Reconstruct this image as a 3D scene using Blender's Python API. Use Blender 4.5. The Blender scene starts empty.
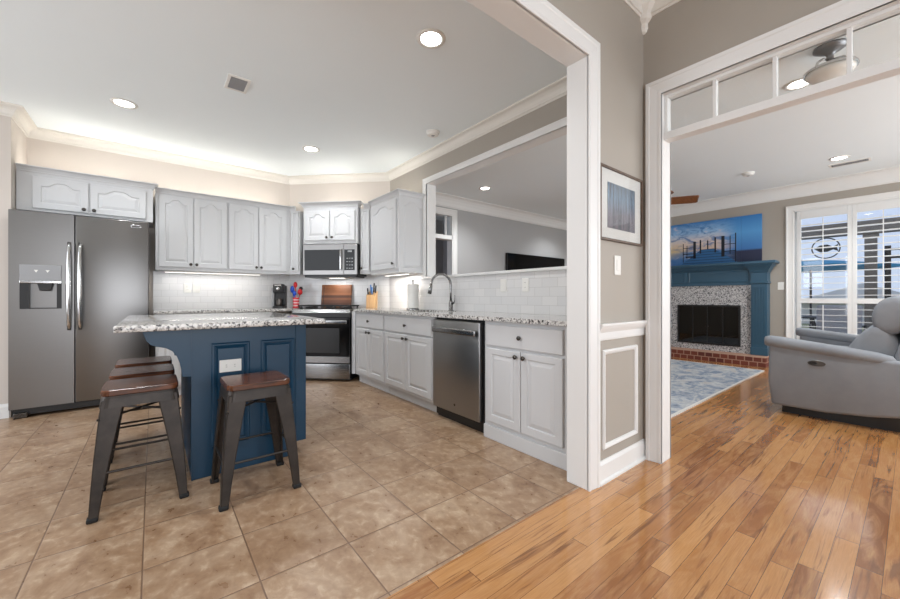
import bpy, bmesh, math, random
from mathutils import Vector, Matrix
C = bpy.context.scene.collection
S = bpy.context.scene
PI = math.pi
random.seed(7)

# ------------------------------------------------------------------ camera, world, light, exposure
TH = math.atan(297 / 371.0)
cam_d = bpy.data.cameras.new('camera'); cam = bpy.data.objects.new('camera', cam_d); C.objects.link(cam)
cam.location = (0, 0, 1.06); cam.rotation_euler = (PI / 2, 0, -TH)
cam_d.sensor_width = 36; cam_d.lens = 36 * 371 / 900.0; cam_d.shift_y = -2.5 / 900
cam_d.clip_start = 0.02; cam_d.clip_end = 300
S.camera = cam
S.view_settings.view_transform = 'Standard'; S.view_settings.look = 'None'
S.view_settings.gamma = 1; S.view_settings.use_curve_mapping = False
S.view_settings.exposure = 0.0

def lin(c):
    return tuple(((v / 255) / 12.92 if v / 255 <= 0.04045 else ((v / 255 + 0.055) / 1.055) ** 2.4) for v in c)

world = bpy.data.worlds.new('sky'); S.world = world; world.use_nodes = True
wn = world.node_tree; wn.nodes.clear()
wo = wn.nodes.new('ShaderNodeOutputWorld'); wb = wn.nodes.new('ShaderNodeBackground')
wt = wn.nodes.new('ShaderNodeTexCoord'); ws = wn.nodes.new('ShaderNodeSeparateXYZ'); wr = wn.nodes.new('ShaderNodeValToRGB')
wn.links.new(wt.outputs['Generated'], ws.inputs[0]); wn.links.new(ws.outputs['Z'], wr.inputs[0])
wn.links.new(wr.outputs[0], wb.inputs[0]); wn.links.new(wb.outputs[0], wo.inputs[0])
wr.color_ramp.elements[0].position = 0.0; wr.color_ramp.elements[0].color = (0.66, 0.76, 0.96, 1)
wr.color_ramp.elements[1].position = 0.5; wr.color_ramp.elements[1].color = (0.58, 0.70, 1.0, 1)
wb.inputs[1].default_value = 1.0
S.cycles.use_denoising = True
S.cycles.max_bounces = 8; S.cycles.diffuse_bounces = 5; S.cycles.glossy_bounces = 4; S.cycles.transparent_max_bounces = 12
S.cycles.sample_clamp_indirect = 6

def area(name, loc, rot, sx, sy, watts, col=(1, 1, 1)):
    d = bpy.data.lights.new(name, 'AREA'); d.shape = 'RECTANGLE'; d.size = sx; d.size_y = sy; d.energy = watts; d.color = col
    o = bpy.data.objects.new(name, d); C.objects.link(o); o.location = loc; o.rotation_euler = rot
    return o
# lamps added for daylight of assumed, unseen windows in dining room and breakfast corner
area('added_dining_daylight', (0.0, -2.95, 1.5), (PI / 2, 0, 0), 3.6, 2.2, 98, (0.95, 0.975, 1.0))
area('added_breakfast_daylight', (-3.15, 2.6, 1.45), (0, -PI / 2, 0), 2.0, 2.8, 70, (0.95, 0.975, 1.0))
area('daylight_living_window', (8.4, 0.05, 1.7), (0, PI / 2, 0), 2.6, 3.0, 25, (0.94, 0.97, 1.0))
area('added_living_fill', (5.1, -2.36, 1.5), (PI / 2, 0, 0), 3.4, 1.9, 125, (0.94, 0.97, 1.0))  # fill lamp added to brighten the living room; its wall has no window

# ------------------------------------------------------------------ helpers
class M:
    def __init__(s): s.b = bmesh.new()
    def box(s, x0, x1, y0, y1, z0, z1):
        v = [s.b.verts.new(p) for p in ((x0,y0,z0),(x1,y0,z0),(x1,y1,z0),(x0,y1,z0),(x0,y0,z1),(x1,y0,z1),(x1,y1,z1),(x0,y1,z1))]
        for f in ((0,3,2,1),(4,5,6,7),(0,1,5,4),(1,2,6,5),(2,3,7,6),(3,0,4,7)): s.b.faces.new([v[i] for i in f])
        return s
    def hexa(s, lo, hi):
        v = [s.b.verts.new(p) for p in list(lo) + list(hi)]
        for f in ((0,3,2,1),(4,5,6,7),(0,1,5,4),(1,2,6,5),(2,3,7,6),(3,0,4,7)): s.b.faces.new([v[i] for i in f])
        return s
    def loops(s, loops, cap0=True, cap1=True, closed=True):
        L = [[s.b.verts.new(p) for p in l] for l in loops]
        n = len(L[0])
        for a, c in zip(L, L[1:]):
            for i in range(n if closed else n - 1):
                j = (i + 1) % n
                s.b.faces.new((a[i], a[j], c[j], c[i]))
        if cap0: s.b.faces.new(list(reversed(L[0])))
        if cap1: s.b.faces.new(L[-1])
        return s
    def prism(s, pts, axis, a, b):          # 2D polygon extruded along an axis
        def P(p, t): return {'x': (t, p[0], p[1]), 'y': (p[0], t, p[1]), 'z': (p[0], p[1], t)}[axis]
        return s.loops([[P(p, a) for p in pts], [P(p, b) for p in pts]])
    def lathe(s, prof, c=(0, 0, 0), seg=24, axis='z', cap=True):
        ls = []
        for r, h in prof:
            l = []
            for i in range(seg):
                t = 2 * PI * i / seg; u, w = r * math.cos(t), r * math.sin(t)
                p = {'z': (u, w, h), 'y': (u, h, w), 'x': (h, u, w)}[axis]
                l.append((p[0] + c[0], p[1] + c[1], p[2] + c[2]))
            ls.append(l)
        return s.loops(ls, cap, cap)
    def tube(s, pts, r, seg=10, cap=True):
        pts = [Vector(p) for p in pts]; n = len(pts); ls = []; up = None
        rr = r if isinstance(r, (list, tuple)) else [r] * n
        for i, p in enumerate(pts):
            t = (pts[min(i + 1, n - 1)] - pts[max(i - 1, 0)]).normalized()
            if up is None:
                up = Vector((0, 0, 1)) if abs(t.z) < 0.9 else Vector((1, 0, 0))
            a = t.cross(up)
            if a.length < 1e-4: a = t.orthogonal()
            a.normalize(); up = a.cross(t).normalized()
            ls.append([tuple(p + a * rr[i] * math.cos(2*PI*k/seg) + up * rr[i] * math.sin(2*PI*k/seg)) for k in range(seg)])
        return s.loops(ls, cap, cap)
    def sphere(s, c, r, sc=(1, 1, 1), u=14, v=9):
        m = Matrix.Translation(c) @ Matrix.Diagonal((sc[0]*r, sc[1]*r, sc[2]*r, 1))
        bmesh.ops.create_uvsphere(s.b, u_segments=u, v_segments=v, radius=1, matrix=m); return s
    def ico(s, c, r, sc=(1, 1, 1), sub=2):
        m = Matrix.Translation(c) @ Matrix.Diagonal((sc[0]*r, sc[1]*r, sc[2]*r, 1))
        bmesh.ops.create_icosphere(s.b, subdivisions=sub, radius=1, matrix=m); return s
    def sweep(s, path, prof, side=1, closed=False):   # horizontal moulding: path (x,y), profile (offset, z)
        n = len(path); ls = []
        for i, p in enumerate(path):
            p = Vector(p); d0 = d1 = None
            if i > 0: d0 = (p - Vector(path[i-1])).normalized()
            if i < n - 1: d1 = (Vector(path[i+1]) - p).normalized()
            if d0 is None: d0 = d1
            if d1 is None: d1 = d0
            n0 = Vector((-d0.y, d0.x)) * side; n1 = Vector((-d1.y, d1.x)) * side
            m = (n0 + n1); m = m / max(1e-6, m.dot(n0)) if m.length > 1e-6 else n0
            ls.append([(p.x + m.x*o, p.y + m.y*o, z) for o, z in prof])
        return s.loops(ls)
    def build(s, name, mat, parent=None, bevel=0, smooth=False, sub=0, seg=2):
        bmesh.ops.recalc_face_normals(s.b, faces=s.b.faces)
        me = bpy.data.meshes.new(name); s.b.to_mesh(me); s.b.free()
        o = bpy.data.objects.new(name, me); C.objects.link(o); me.materials.append(mat)
        if parent: o.parent = parent
        if bevel:
            md = o.modifiers.new('bevel', 'BEVEL'); md.width = bevel; md.segments = seg; md.limit_method = 'ANGLE'; md.angle_limit = 0.6
        if sub:
            md = o.modifiers.new('sub', 'SUBSURF'); md.levels = sub; md.render_levels = sub
        if smooth:
            for p in me.polygons: p.use_smooth = True
        elif bevel and seg > 2:
            for p in me.polygons: p.use_smooth = True
        return o

def tag(o, label, cat, group=None):
    o['label'] = label; o['category'] = cat
    if group: o['group'] = group
    return o
def thing(name, label, cat, loc=(0, 0, 0), rz=0, group=None):
    o = bpy.data.objects.new(name, None); C.objects.link(o); o.empty_display_size = 0.1
    o.location = loc; o.rotation_euler = (0, 0, rz)
    return tag(o, label, cat, group)
def struct(o): o['kind'] = 'structure'; return o
def dup(o, loc=None, rz=None, label=None, parent=None):
    c = o.copy(); C.objects.link(c)
    if parent is not None: c.parent = parent
    if loc is not None: c.location = loc
    if rz is not None: c.rotation_euler = (0, 0, rz)
    if label: c['label'] = label
    for ch in list(o.children): dup(ch, parent=c)
    return c
def smooth_angle(o, a=40):
    for p in o.data.polygons: p.use_smooth = True
    md = o.modifiers.new('ws', 'EDGE_SPLIT'); md.split_angle = math.radians(a); md.use_edge_sharp = False
    return o

# ------------------------------------------------------------------ materials
class N:
    def __init__(s, name):
        s.m = bpy.data.materials.new(name); s.m.use_nodes = True; s.t = s.m.node_tree
        s.p = s.t.nodes['Principled BSDF']; s.out = s.t.nodes['Material Output']
    def n(s, typ, **kw):
        o = s.t.nodes.new('ShaderNode' + typ)
        for k, v in kw.items(): setattr(o, k, v)
        return o
    def l(s, a, b): s.t.links.new(a, b)
    def val(s, sock, v):
        if hasattr(v, 'is_output') or isinstance(v, bpy.types.NodeSocket): s.l(v, sock)
        else: sock.default_value = v
    def math(s, op, a, b=None):
        o = s.n('Math', operation=op); s.val(o.inputs[0], a)
        if b is not None: s.val(o.inputs[1], b)
        return o.outputs[0]
    def obj(s): return s.n('TexCoord').outputs['Object']
    def sep(s, v):
        o = s.n('SeparateXYZ'); s.l(v, o.inputs[0]); return o.outputs
    def comb(s, x, y, z=0.0):
        o = s.n('CombineXYZ')
        for i, v in enumerate((x, y, z)): s.val(o.inputs[i], v)
        return o.outputs[0]
    def mapping(s, v, scale=(1, 1, 1), loc=(0, 0, 0), rot=(0, 0, 0)):
        o = s.n('Mapping'); s.l(v, o.inputs[0]); o.inputs['Scale'].default_value = scale; o.inputs['Location'].default_value = loc
        o.inputs['Rotation'].default_value = rot; return o.outputs[0]
    def noise(s, v, scale, detail=4, rough=0.55, dist=0.0):
        o = s.n('TexNoise'); s.l(v, o.inputs['Vector']); o.inputs['Scale'].default_value = scale
        o.inputs['Detail'].default_value = detail; o.inputs['Roughness'].default_value = rough; o.inputs['Distortion'].default_value = dist
        return o.outputs['Fac']
    def white(s, v):
        o = s.n('TexWhiteNoise', noise_dimensions='3D'); s.l(v, o.inputs['Vector']); return o.outputs['Value']
    def ramp(s, f, stops, interp='LINEAR'):
        o = s.n('ValToRGB'); s.l(f, o.inputs[0]); cr = o.color_ramp; cr.interpolation = interp
        while len(cr.elements) < len(stops): cr.elements.new(0.5)
        for e, (p, c) in zip(cr.elements, stops):
            e.position = p; e.color = (*c, 1) if len(c) == 3 else c
        return o.outputs[0]
    def mix(s, f, a, b, blend='MIX'):
        o = s.n('Mix', data_type='RGBA', blend_type=blend); s.val(o.inputs[0], f)
        for i, v in ((6, a), (7, b)):
            if isinstance(v, tuple): o.inputs[i].default_value = (*v, 1)
            else: s.l(v, o.inputs[i])
        return o.outputs[2]
    def base(s, v): s.val(s.p.inputs['Base Color'], (*v, 1) if isinstance(v, tuple) else v)
    def bump(s, h, strength=0.2, dist=0.01):
        o = s.n('Bump'); o.inputs['Strength'].default_value = strength; o.inputs['Distance'].default_value = dist
        s.l(h, o.inputs['Height']); s.l(o.outputs[0], s.p.inputs['Normal'])
    def set(s, rough=None, metal=None, coat=None, spec=None):
        if rough is not None: s.val(s.p.inputs['Roughness'], rough)
        if metal is not None: s.p.inputs['Metallic'].default_value = metal
        if coat is not None: s.p.inputs['Coat Weight'].default_value = coat
        if spec is not None: s.p.inputs['Specular IOR Level'].default_value = spec
        return s.m

def paint(name, rgb, rough=0.45, var=0.03, bump=0.0, spec=None):
    k = N(name); c = lin(rgb); o = k.obj()
    f = k.noise(o, 3.0, 3)
    k.base(k.mix(f, tuple(v * (1 - var) for v in c), tuple(min(1, v * (1 + var)) for v in c)))
    if bump: k.bump(k.noise(o, 260, 2), bump, 0.002)
    return k.set(rough=rough, spec=spec)
def steel(name, rgb, rough=0.28, stretch=(1, 1, 120)):
    k = N(name); c = lin(rgb); o = k.obj()
    f = k.noise(k.mapping(o, stretch), 5, 3)
    k.base(k.mix(f, tuple(v * .95 for v in c), tuple(v * 1.05 for v in c)))
    k.set(metal=1.0); k.val(k.p.inputs['Roughness'], k.math('ADD', k.math('MULTIPLY', f, 0.10), rough - 0.05))
    return k.m
def emit(name, rgb, strength):
    k = N(name); k.base(rgb); k.p.inputs['Emission Color'].default_value = (*rgb, 1); k.p.inputs['Emission Strength'].default_value = strength
    return k.m

m_wall = paint('greige_wall_paint', (166, 159, 149), 0.6, 0.02, 0.05)
m_wallk = paint('kitchen_wall_paint', (206, 197, 188), 0.6, 0.02, 0.05)
m_wallg = paint('cool_grey_wall_paint', (172, 172, 172), 0.6, 0.02, 0.05)
m_ceil = paint('ceiling_paint', (238, 245, 247), 0.7, 0.01, 0.05)
m_trim = paint('white_trim_paint', (228, 228, 226), 0.35, 0.01)
m_cab = paint('cabinet_pale_grey_paint', (206, 207, 208), 0.35, 0.01)
m_cabin = paint('vent_backing_grey', (90, 90, 90), 0.6)  # plain dark grey, used behind the ceiling vent slats
m_blue = paint('island_blue_paint', (15, 58, 84), 0.35, 0.05)
m_mblue = paint('mantel_blue_paint', (50, 86, 108), 0.4, 0.05)
m_steel = steel('brushed_steel', (128, 126, 124), 0.30, (1, 1, 60))
m_steelh = steel('bright_brushed_steel', (146, 146, 146), 0.26, (1, 1, 60))
m_steeld = steel('dishwasher_steel', (158, 158, 157), 0.34, (1, 1, 60))
m_chrome = steel('polished_nickel', (200, 200, 200), 0.16, (1, 1, 1))
m_dknob = steel('dark_nickel', (88, 84, 80), 0.28, (1, 1, 1))
m_black = paint('black_plastic', (22, 22, 23), 0.4)
m_blackg = paint('black_glass', (12, 12, 13), 0.10, spec=0.2)
m_iron = paint('cast_iron', (30, 30, 31), 0.55)
m_gun = N('gunmetal_steel'); _c = m_gun.noise(m_gun.obj(), 14, 4)
m_gun.base(m_gun.ramp(_c, [(0.3, lin((44, 39, 35))), (0.7, lin((62, 55, 50)))])); m_gun = m_gun.set(rough=0.42, metal=0.5)
m_rubber = paint('black_rubber', (20, 20, 20), 0.7)
m_plate = paint('white_plastic', (232, 231, 226), 0.35)
m_grey = paint('grey_plastic', (150, 151, 153), 0.4)
m_fabric = N('grey_recliner_fabric'); _o = m_fabric.obj()
m_fabric.base(m_fabric.mix(m_fabric.noise(_o, 6, 4), lin((128, 133, 140)), lin((152, 156, 162)))); m_fabric.bump(m_fabric.noise(_o, 320, 2), 0.15, 0.003)
m_fabric = m_fabric.set(rough=0.85)
m_lamp = emit('lamp_lens', (1.0, 0.96, 0.9), 14.0)
m_strip = emit('light_strip', (1.0, 0.95, 0.88), 3.0)

def walnut(name, a, b, axis=0, rough=0.35, scale=1.0):
    k = N(name); o = k.obj(); sc = [14 * scale] * 3; sc[axis] = 1.6 * scale
    f = k.noise(k.mapping(o, tuple(sc)), 3.0, 6, 0.6, 0.6)
    k.base(k.ramp(f, [(0.3, lin(a)), (0.52, tuple((x + y) / 2 for x, y in zip(lin(a), lin(b)))), (0.72, lin(b))]))
    return k.set(rough=rough)
m_seat = walnut('walnut_seat', (50, 28, 18), (112, 66, 40), 0, 0.26)
m_fanw = walnut('brown_fan_blade', (104, 62, 32), (140, 88, 50), 0, 0.4)
m_framew = walnut('brown_frame_wood', (70, 52, 40), (104, 82, 64), 2, 0.4)
m_beech = walnut('pale_beech', (196, 150, 100), (222, 182, 132), 2, 0.5)
k = N('striped_acacia'); o = k.obj(); x, y, z = k.sep(o)
row = k.math('FLOOR', k.math('DIVIDE', z, 0.034)); rnd = k.white(k.comb(row, 3.0, 1.0))
f = k.noise(k.mapping(o, (4, 4, 60)), 3.0, 5)
k.base(k.mix(k.math('MULTIPLY', f, 0.6), k.ramp(rnd, [(0.0, lin((84, 48, 30))), (0.5, lin((138, 84, 50))), (1.0, lin((190, 126, 80)))]), lin((76, 44, 28))))
m_board = k.set(rough=0.45)

# granite
def granite(name, light, mid, dark, s=1.0, amt=0.0):
    k = N(name); o = k.obj()
    v = k.n('TexVoronoi'); k.l(o, v.inputs['Vector']); v.inputs['Scale'].default_value = 70 * s
    cell = k.sep(v.outputs['Color'])[0]
    n1 = k.noise(o, 34 * s, 4, 0.65); n2 = k.noise(o, 90 * s, 3, 0.6)
    c = k.mix(n2, lin(light), lin(tuple(int(v * .93) for v in light)))
    c = k.mix(k.ramp(cell, [(0.60 - amt, (0, 0, 0)), (0.66 - amt, (1, 1, 1))], 'LINEAR'), c, lin(mid))
    mask = k.math('MULTIPLY', k.ramp(n1, [(0.50 - amt * .4, (0, 0, 0)), (0.56 - amt * .4, (1, 1, 1))]), k.ramp(cell, [(0.35, (0.25, 0.25, 0.25)), (0.5, (1, 1, 1))]))
    c = k.mix(mask, c, lin(dark))
    k.base(c); return k.set(rough=0.09, coat=0.2)
m_granite = granite('speckled_granite', (226, 224, 220), (172, 168, 164), (58, 55, 55), 1.5)
m_granite2 = granite('grey_granite', (216, 215, 214), (160, 160, 162), (76, 76, 80), 1.25, 0.0)

# tile floor, one slab = 0.345 m
k = N('travertine_tile'); o = k.obj(); x, y, z = k.sep(o)
T = 0.345
u = k.math('DIVIDE', k.math('ADD', x, 0.377), T); v = k.math('DIVIDE', k.math('SUBTRACT', y, 1.176), T)
iu, iv = k.math('FLOOR', u), k.math('FLOOR', v); fu, fv = k.math('FRACT', u), k.math('FRACT', v)
rnd = k.white(k.comb(iu, iv, 0.0)); rnd2 = k.white(k.comb(iu, iv, 5.0))
vadd = k.n('VectorMath', operation='ADD'); k.l(o, vadd.inputs[0]); k.l(k.comb(k.math('MULTIPLY', rnd, 17.0), k.math('MULTIPLY', rnd2, 13.0), 0.0), vadd.inputs[1])
w = k.mapping(vadd.outputs[0], (1.25, 1.0, 1.0), (0, 0, 0), (0, 0, 0.4))
f1 = k.noise(w, 4.2, 7, 0.62, 0.8); f2 = k.noise(w, 18, 6, 0.6, 0.4)
c = k.ramp(f1, [(0.30, lin((124, 92, 66))), (0.47, lin((162, 132, 104))), (0.62, lin((192, 168, 142)))])
c = k.mix(0.45, c, k.ramp(f2, [(0.32, lin((120, 88, 62))), (0.55, lin((166, 138, 110))), (0.70, lin((212, 192, 166)))]))
c = k.mix(k.math('MULTIPLY', rnd, 0.28), c, lin((140, 112, 90)))
e = k.math('MINIMUM', k.math('MINIMUM', fu, k.math('SUBTRACT', 1.0, fu)), k.math('MINIMUM', fv, k.math('SUBTRACT', 1.0, fv)))
g = k.math('LESS_THAN', e, 0.0075)
k.base(k.mix(g, c, lin((118, 92, 72))))
k.bump(k.ramp(e, [(0.0, (0, 0, 0)), (0.014, (1, 1, 1))]), 0.35, 0.004)
k.val(k.p.inputs['Roughness'], k.math('ADD', k.math('MULTIPLY', f2, 0.22), 0.20)); m_tile = k.m

# oak strip floor, boards along X
k = N('oak_strip_floor'); o = k.obj(); x, y, z = k.sep(o)
W, L = 0.072, 1.15
v = k.math('DIVIDE', y, W); iv = k.math('FLOOR', v); fv = k.math('FRACT', v)
ro = k.white(k.comb(iv, 0.0, 2.0))
u = k.math('ADD', k.math('DIVIDE', x, L), k.math('MULTIPLY', ro, 7.3)); iu = k.math('FLOOR', u); fu = k.math('FRACT', u)
rnd = k.white(k.comb(iu, iv, 1.0)); rnd2 = k.white(k.comb(iu, iv, 9.0))
vadd = k.n('VectorMath', operation='ADD'); k.l(o, vadd.inputs[0]); k.l(k.comb(k.math('MULTIPLY', rnd, 31.0), k.math('MULTIPLY', rnd2, 11.0), 0.0), vadd.inputs[1])
g1 = k.noise(k.mapping(vadd.outputs[0], (0.7, 15, 1)), 2.2, 4, 0.55, 1.4)
g2 = k.noise(k.mapping(vadd.outputs[0], (4, 110, 1)), 2.2, 4, 0.65, 0.3)
g3 = k.noise(k.mapping(vadd.outputs[0], (1.6, 7, 1)), 1.6, 4, 0.6, 2.2)
c = k.ramp(rnd, [(0.0, lin((120, 72, 38))), (0.07, lin((154, 100, 54))), (0.5, lin((178, 124, 72))), (1.0, lin((196, 144, 90)))])
c = k.mix(k.ramp(g3, [(0.42, (0, 0, 0)), (0.70, (0.55, 0.55, 0.55))]), c, lin((204, 156, 104)))
c = k.mix(k.ramp(g1, [(0.57, (0, 0, 0)), (0.68, (0.75, 0.75, 0.75))]), c, lin((104, 62, 34)))
c = k.mix(k.math('MULTIPLY', k.ramp(g2, [(0.4, (0, 0, 0)), (0.7, (1, 1, 1))]), 0.30), c, lin((128, 82, 48)))
gap = k.math('MAXIMUM', k.math('LESS_THAN', k.math('MINIMUM', fv, k.math('SUBTRACT', 1.0, fv)), 0.010), k.math('LESS_THAN', fu, 0.0022))
k.base(k.mix(gap, c, lin((84, 50, 28))))
k.val(k.p.inputs['Roughness'], k.math('ADD', k.math('MULTIPLY', g1, 0.12), 0.12)); k.p.inputs['Coat Weight'].default_value = 0.5
k.p.inputs['Coat Roughness'].default_value = 0.09
m_oak = k.m

# glossy white subway tile; local x along the wall, z up
k = N('white_subway_tile'); o = k.obj(); x, y, z = k.sep(o)
b = k.n('TexBrick'); k.l(k.comb(x, z, 0.0), b.inputs['Vector'])
b.inputs['Scale'].default_value = 1.0; b.inputs['Brick Width'].default_value = 0.152; b.inputs['Row Height'].default_value = 0.076
b.inputs['Mortar Size'].default_value = 0.0018; b.inputs['Mortar Smooth'].default_value = 0.3
b.inputs['Color1'].default_value = (*lin((222, 221, 220)), 1); b.inputs['Color2'].default_value = (*lin((213, 213, 213)), 1); b.inputs['Mortar'].default_value = (*lin((196, 195, 193)), 1)
k.base(b.outputs['Color']); k.bump(b.outputs['Fac'], -0.35, 0.004); m_subway = k.set(rough=0.16)
# brick hearth
k = N('red_hearth_brick'); o = k.obj(); x, y, z = k.sep(o)
b = k.n('TexBrick'); k.l(k.comb(k.math('ADD', y, k.math('MULTIPLY', x, 0.37)), z, 0.0), b.inputs['Vector'])
b.inputs['Scale'].default_value = 1.0; b.inputs['Brick Width'].default_value = 0.105; b.inputs['Row Height'].default_value = 0.075; b.inputs['Mortar Size'].default_value = 0.007
b.inputs['Color1'].default_value = (*lin((120, 62, 48)), 1); b.inputs['Color2'].default_value = (*lin((92, 46, 40)), 1); b.inputs['Mortar'].default_value = (*lin((168, 132, 112)), 1)
k.base(b.outputs['Color']); k.bump(b.outputs['Fac'], -0.5, 0.006); m_brick = k.set(rough=0.8)
# rug
k = N('distressed_blue_rug'); o = k.obj()
f1 = k.noise(k.mapping(o, (1.2, 2.2, 1)), 2.2, 8, 0.68, 1.0); f2 = k.noise(o, 9, 6, 0.7, 0.5)
c = k.ramp(f1, [(0.36, lin((84, 100, 122))), (0.48, lin((122, 135, 152))), (0.58, lin((172, 173, 174))), (0.74, lin((166, 150, 134)))])
c = k.mix(k.ramp(f2, [(0.45, (0, 0, 0)), (0.64, (0.65, 0.65, 0.65))]), c, lin((200, 200, 199)))
k.base(c); k.bump(k.noise(o, 400, 2), 0.3, 0.004); m_rug = k.set(rough=0.95)
m_rugb = paint('pale_rug_binding', (206, 203, 198), 0.95)
# glass panes
def pane(name, tint=(1, 1, 1), refl=0.06):
    k = N(name); k.t.nodes.remove(k.p)
    tr = k.n('BsdfTransparent'); tr.inputs[0].default_value = (*tint, 1); gl = k.n('BsdfGlossy'); gl.inputs['Roughness'].default_value = 0.02
    lw = k.n('LayerWeight'); lw.inputs[0].default_value = 0.5; fr = k.n('Math', operation='POWER'); k.l(lw.outputs['Facing'], fr.inputs[0]); fr.inputs[1].default_value = 5.0; mx = k.n('MixShader')
    k.l(k.math('ADD', k.math('MULTIPLY', fr.outputs[0], .9), refl * .7), mx.inputs[0]); k.l(tr.outputs[0], mx.inputs[1]); k.l(gl.outputs[0], mx.inputs[2]); k.l(mx.outputs[0], k.out.inputs[0])
    return k.m
m_glass = pane('clear_pane', (0.97, 0.98, 0.98))
m_smoke = pane('smoked_fire_glass', (0.16, 0.16, 0.16), 0.10)

# ------------------------------------------------------------------ room shell
CK = 2.74      # kitchen and living ceiling
CD = 3.05      # dining ceiling
def wall(name, boxes, mat):
    b = M()
    for q in boxes: b.box(*q)
    return struct(b.build(name, mat))
f = M(); f.box(-3.2, 2.59, 1.16, 5.6, -0.06, 0); struct(f.build('floor', m_tile))
f = M(); f.box(-3.2, 2.59, -3.0, 1.16, -0.06, 0); f.box(2.59, 7.67, -2.5, 6.6, -0.06, 0); struct(f.build('floor', m_oak))
wall('ceiling', [(-3.2, 2.59, 1.18, 5.6, CK, CK + .12)], m_ceil)
wall('ceiling', [(2.59, 7.67, -2.5, 6.6, CK, CK + .12)], m_ceil)
wall('ceiling', [(-3.2, 2.6, -3.0, 1.18, CD, CD + .12)], m_ceil)
PT0, PT1, PTB, PTT = 1.36, 3.60, 1.275, 2.40         # pass-through
TJ, TE, TT = 1.0, -0.62, 2.352                        # transom opening
wall('wall_right', [(2.53, 2.65, PT1 + .016, 5.6, 0, CK + .1), (2.53, 2.65, PT0, PT1 + .016, 0, PTB - .001), (2.53, 2.65, PT0, PT1 + .016, PTT + .016, CK + .1),
                    (2.53, 2.65, TJ + .02, PT0 - .016, 0, CD), (2.53, 2.65, PT0 - .016, PT0, PTT + .016, CD), (2.53, 2.65, PT0 - .016, PT0, 0, PTB - .001), (2.53, 2.65, TE - .02, TJ + .02, TT + .02, CD), (2.53, 2.65, -3.0, TE - .02, 0, CD)], m_wall)
wall('wall_dining', [(1.876, 2.53, 1.115, 1.241, 0, CD), (-1.6, 1.876, 1.115, 1.241, 2.40, CD), (-3.2, -1.6, 1.115, 1.241, 0, CD)], m_wall)
wall('wall_back', [(-.977, 2.6, 5.5, 5.62, 0, CK)], m_wallk)
wall('wall_left_return', [(-3.2, -.977, 4.97, 5.62, 0, CK)], m_wallk)
b = M(); b.prism([(1.505, 5.5), (2.53, 4.475), (2.53, 5.5)], 'z', 0, CK); struct(b.build('wall_diagonal', m_wallk))
wall('wall_living_right', [(7.55, 7.67, 1.13, 6.0, 0, CK), (7.55, 7.67, -1.05, 1.13, 2.35, CK), (7.55, 7.67, -1.05, 1.13, 0, .30), (7.55, 7.67, -2.5, -1.05, 0, CK)], m_wall)
wall('wall_living_back', [(2.65, 3.02, 4.85, 4.97, 0, CK), (3.94, 7.55, 4.85, 4.97, 0, CK), (3.02, 3.94, 4.85, 4.97, 2.44, CK)], m_wallg)
wall('wall_living_front', [(2.65, 7.55, -2.5, -2.38, 0, CK)], m_wall)
wall('wall_hall', [(2.65, 5.0, 6.5, 6.6, 0, CK), (5.0, 5.1, 4.97, 6.6, 0, CK)], m_wallg)
# outer walls with tall window openings that let the daylight in
wall('wall_dining_back', [(-3.2, -1.9, -3.1, -3.0, 0, CD), (1.9, 2.65, -3.1, -3.0, 0, CD), (-1.9, 1.9, -3.1, -3.0, 2.65, CD), (-1.9, 1.9, -3.1, -3.0, 0, .35)], m_wall)
wall('wall_left', [(-3.3, -3.2, -3.0, 1.3, 0, CD), (-3.3, -3.2, 1.3, 5.0, 2.5, CK), (-3.3, -3.2, 1.3, 5.0, 0, .4), (-3.3, -3.2, 4.1, 5.0, .4, 2.5)], m_wallk)

# crown mouldings
def crownp(h, p, top):
    return [(0, top - h), (.006, top - h), (.010, top - h + .012), (.018, top - h + .016)] + \
           [(.018 + (p - .034) * (1 - math.cos(t)), top - h + .016 + (h - .032) * math.sin(t)) for t in (0.35, 0.7, 1.05, 1.35)] + \
           [(p - .010, top - .016), (p, top - .012), (p, top), (0, top)]
def moulding(name, path, prof, side, mat=None):
    b = M(); b.sweep(path, prof, side); return struct(b.build(name, mat or m_trim))
m_crown = paint('crown_paint', (226, 222, 214), 0.45, 0.01)
moulding('trim_1', [(-3.2, 4.97), (-.977, 4.97), (-.977, 5.5), (1.505, 5.5), (2.53, 4.475), (2.53, 1.241), (-3.2, 1.241)], crownp(.095, .085, CK), -1, m_crown)
moulding('trim_2', [(-1.6, 1.115), (2.53, 1.115), (2.53, -3.0)], crownp(.17, .13, CD), -1, m_crown)
moulding('trim_3', [(2.65, -2.38), (2.65, 4.85), (7.55, 4.85), (7.55, -2.38)], crownp(.19, .10, CK), -1, m_trim)
b = M()   # corner drop of the dining crown
b.loops([[(2.53, 1.115, z), (2.53, 1.115 - r, z), (2.53 - r * .7, 1.115 - r * .7, z), (2.53 - r, 1.115, z)] for r, z in ((.010, 2.79), (.022, 2.80), (.03, 2.82), (.028, 2.85), (.05, 2.87), (.06, 2.90), (.09, 2.94), (.11, 3.0))])
struct(b.build('trim_4', m_crown))
# cased opening between dining room and kitchen
b = M()
b.box(1.856, 1.876, 1.108, 1.246, 0, 2.40)                      # jamb lining
b.box(-1.6, 1.876, 1.108, 1.246, 2.38, 2.40)
struct(b.build('trim_5', m_trim, bevel=.003))
b = M()
def casing_prof(w, t): return [(0, 0), (0, t * .55), (w * .12, t * .7), (w * .2, t * .55), (w * .72, t * .8), (w * .8, t), (w, t), (w, 0)]
pr = casing_prof(.096, .022)
b.loops([[(1.856 + a, 1.115 - t, 0) for a, t in pr], [(1.856 + a, 1.115 - t, 2.38 + a) for a, t in pr], [(-1.6, 1.115 - t, 2.38 + a) for a, t in pr]])
struct(b.build('trim_6', m_trim))
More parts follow.
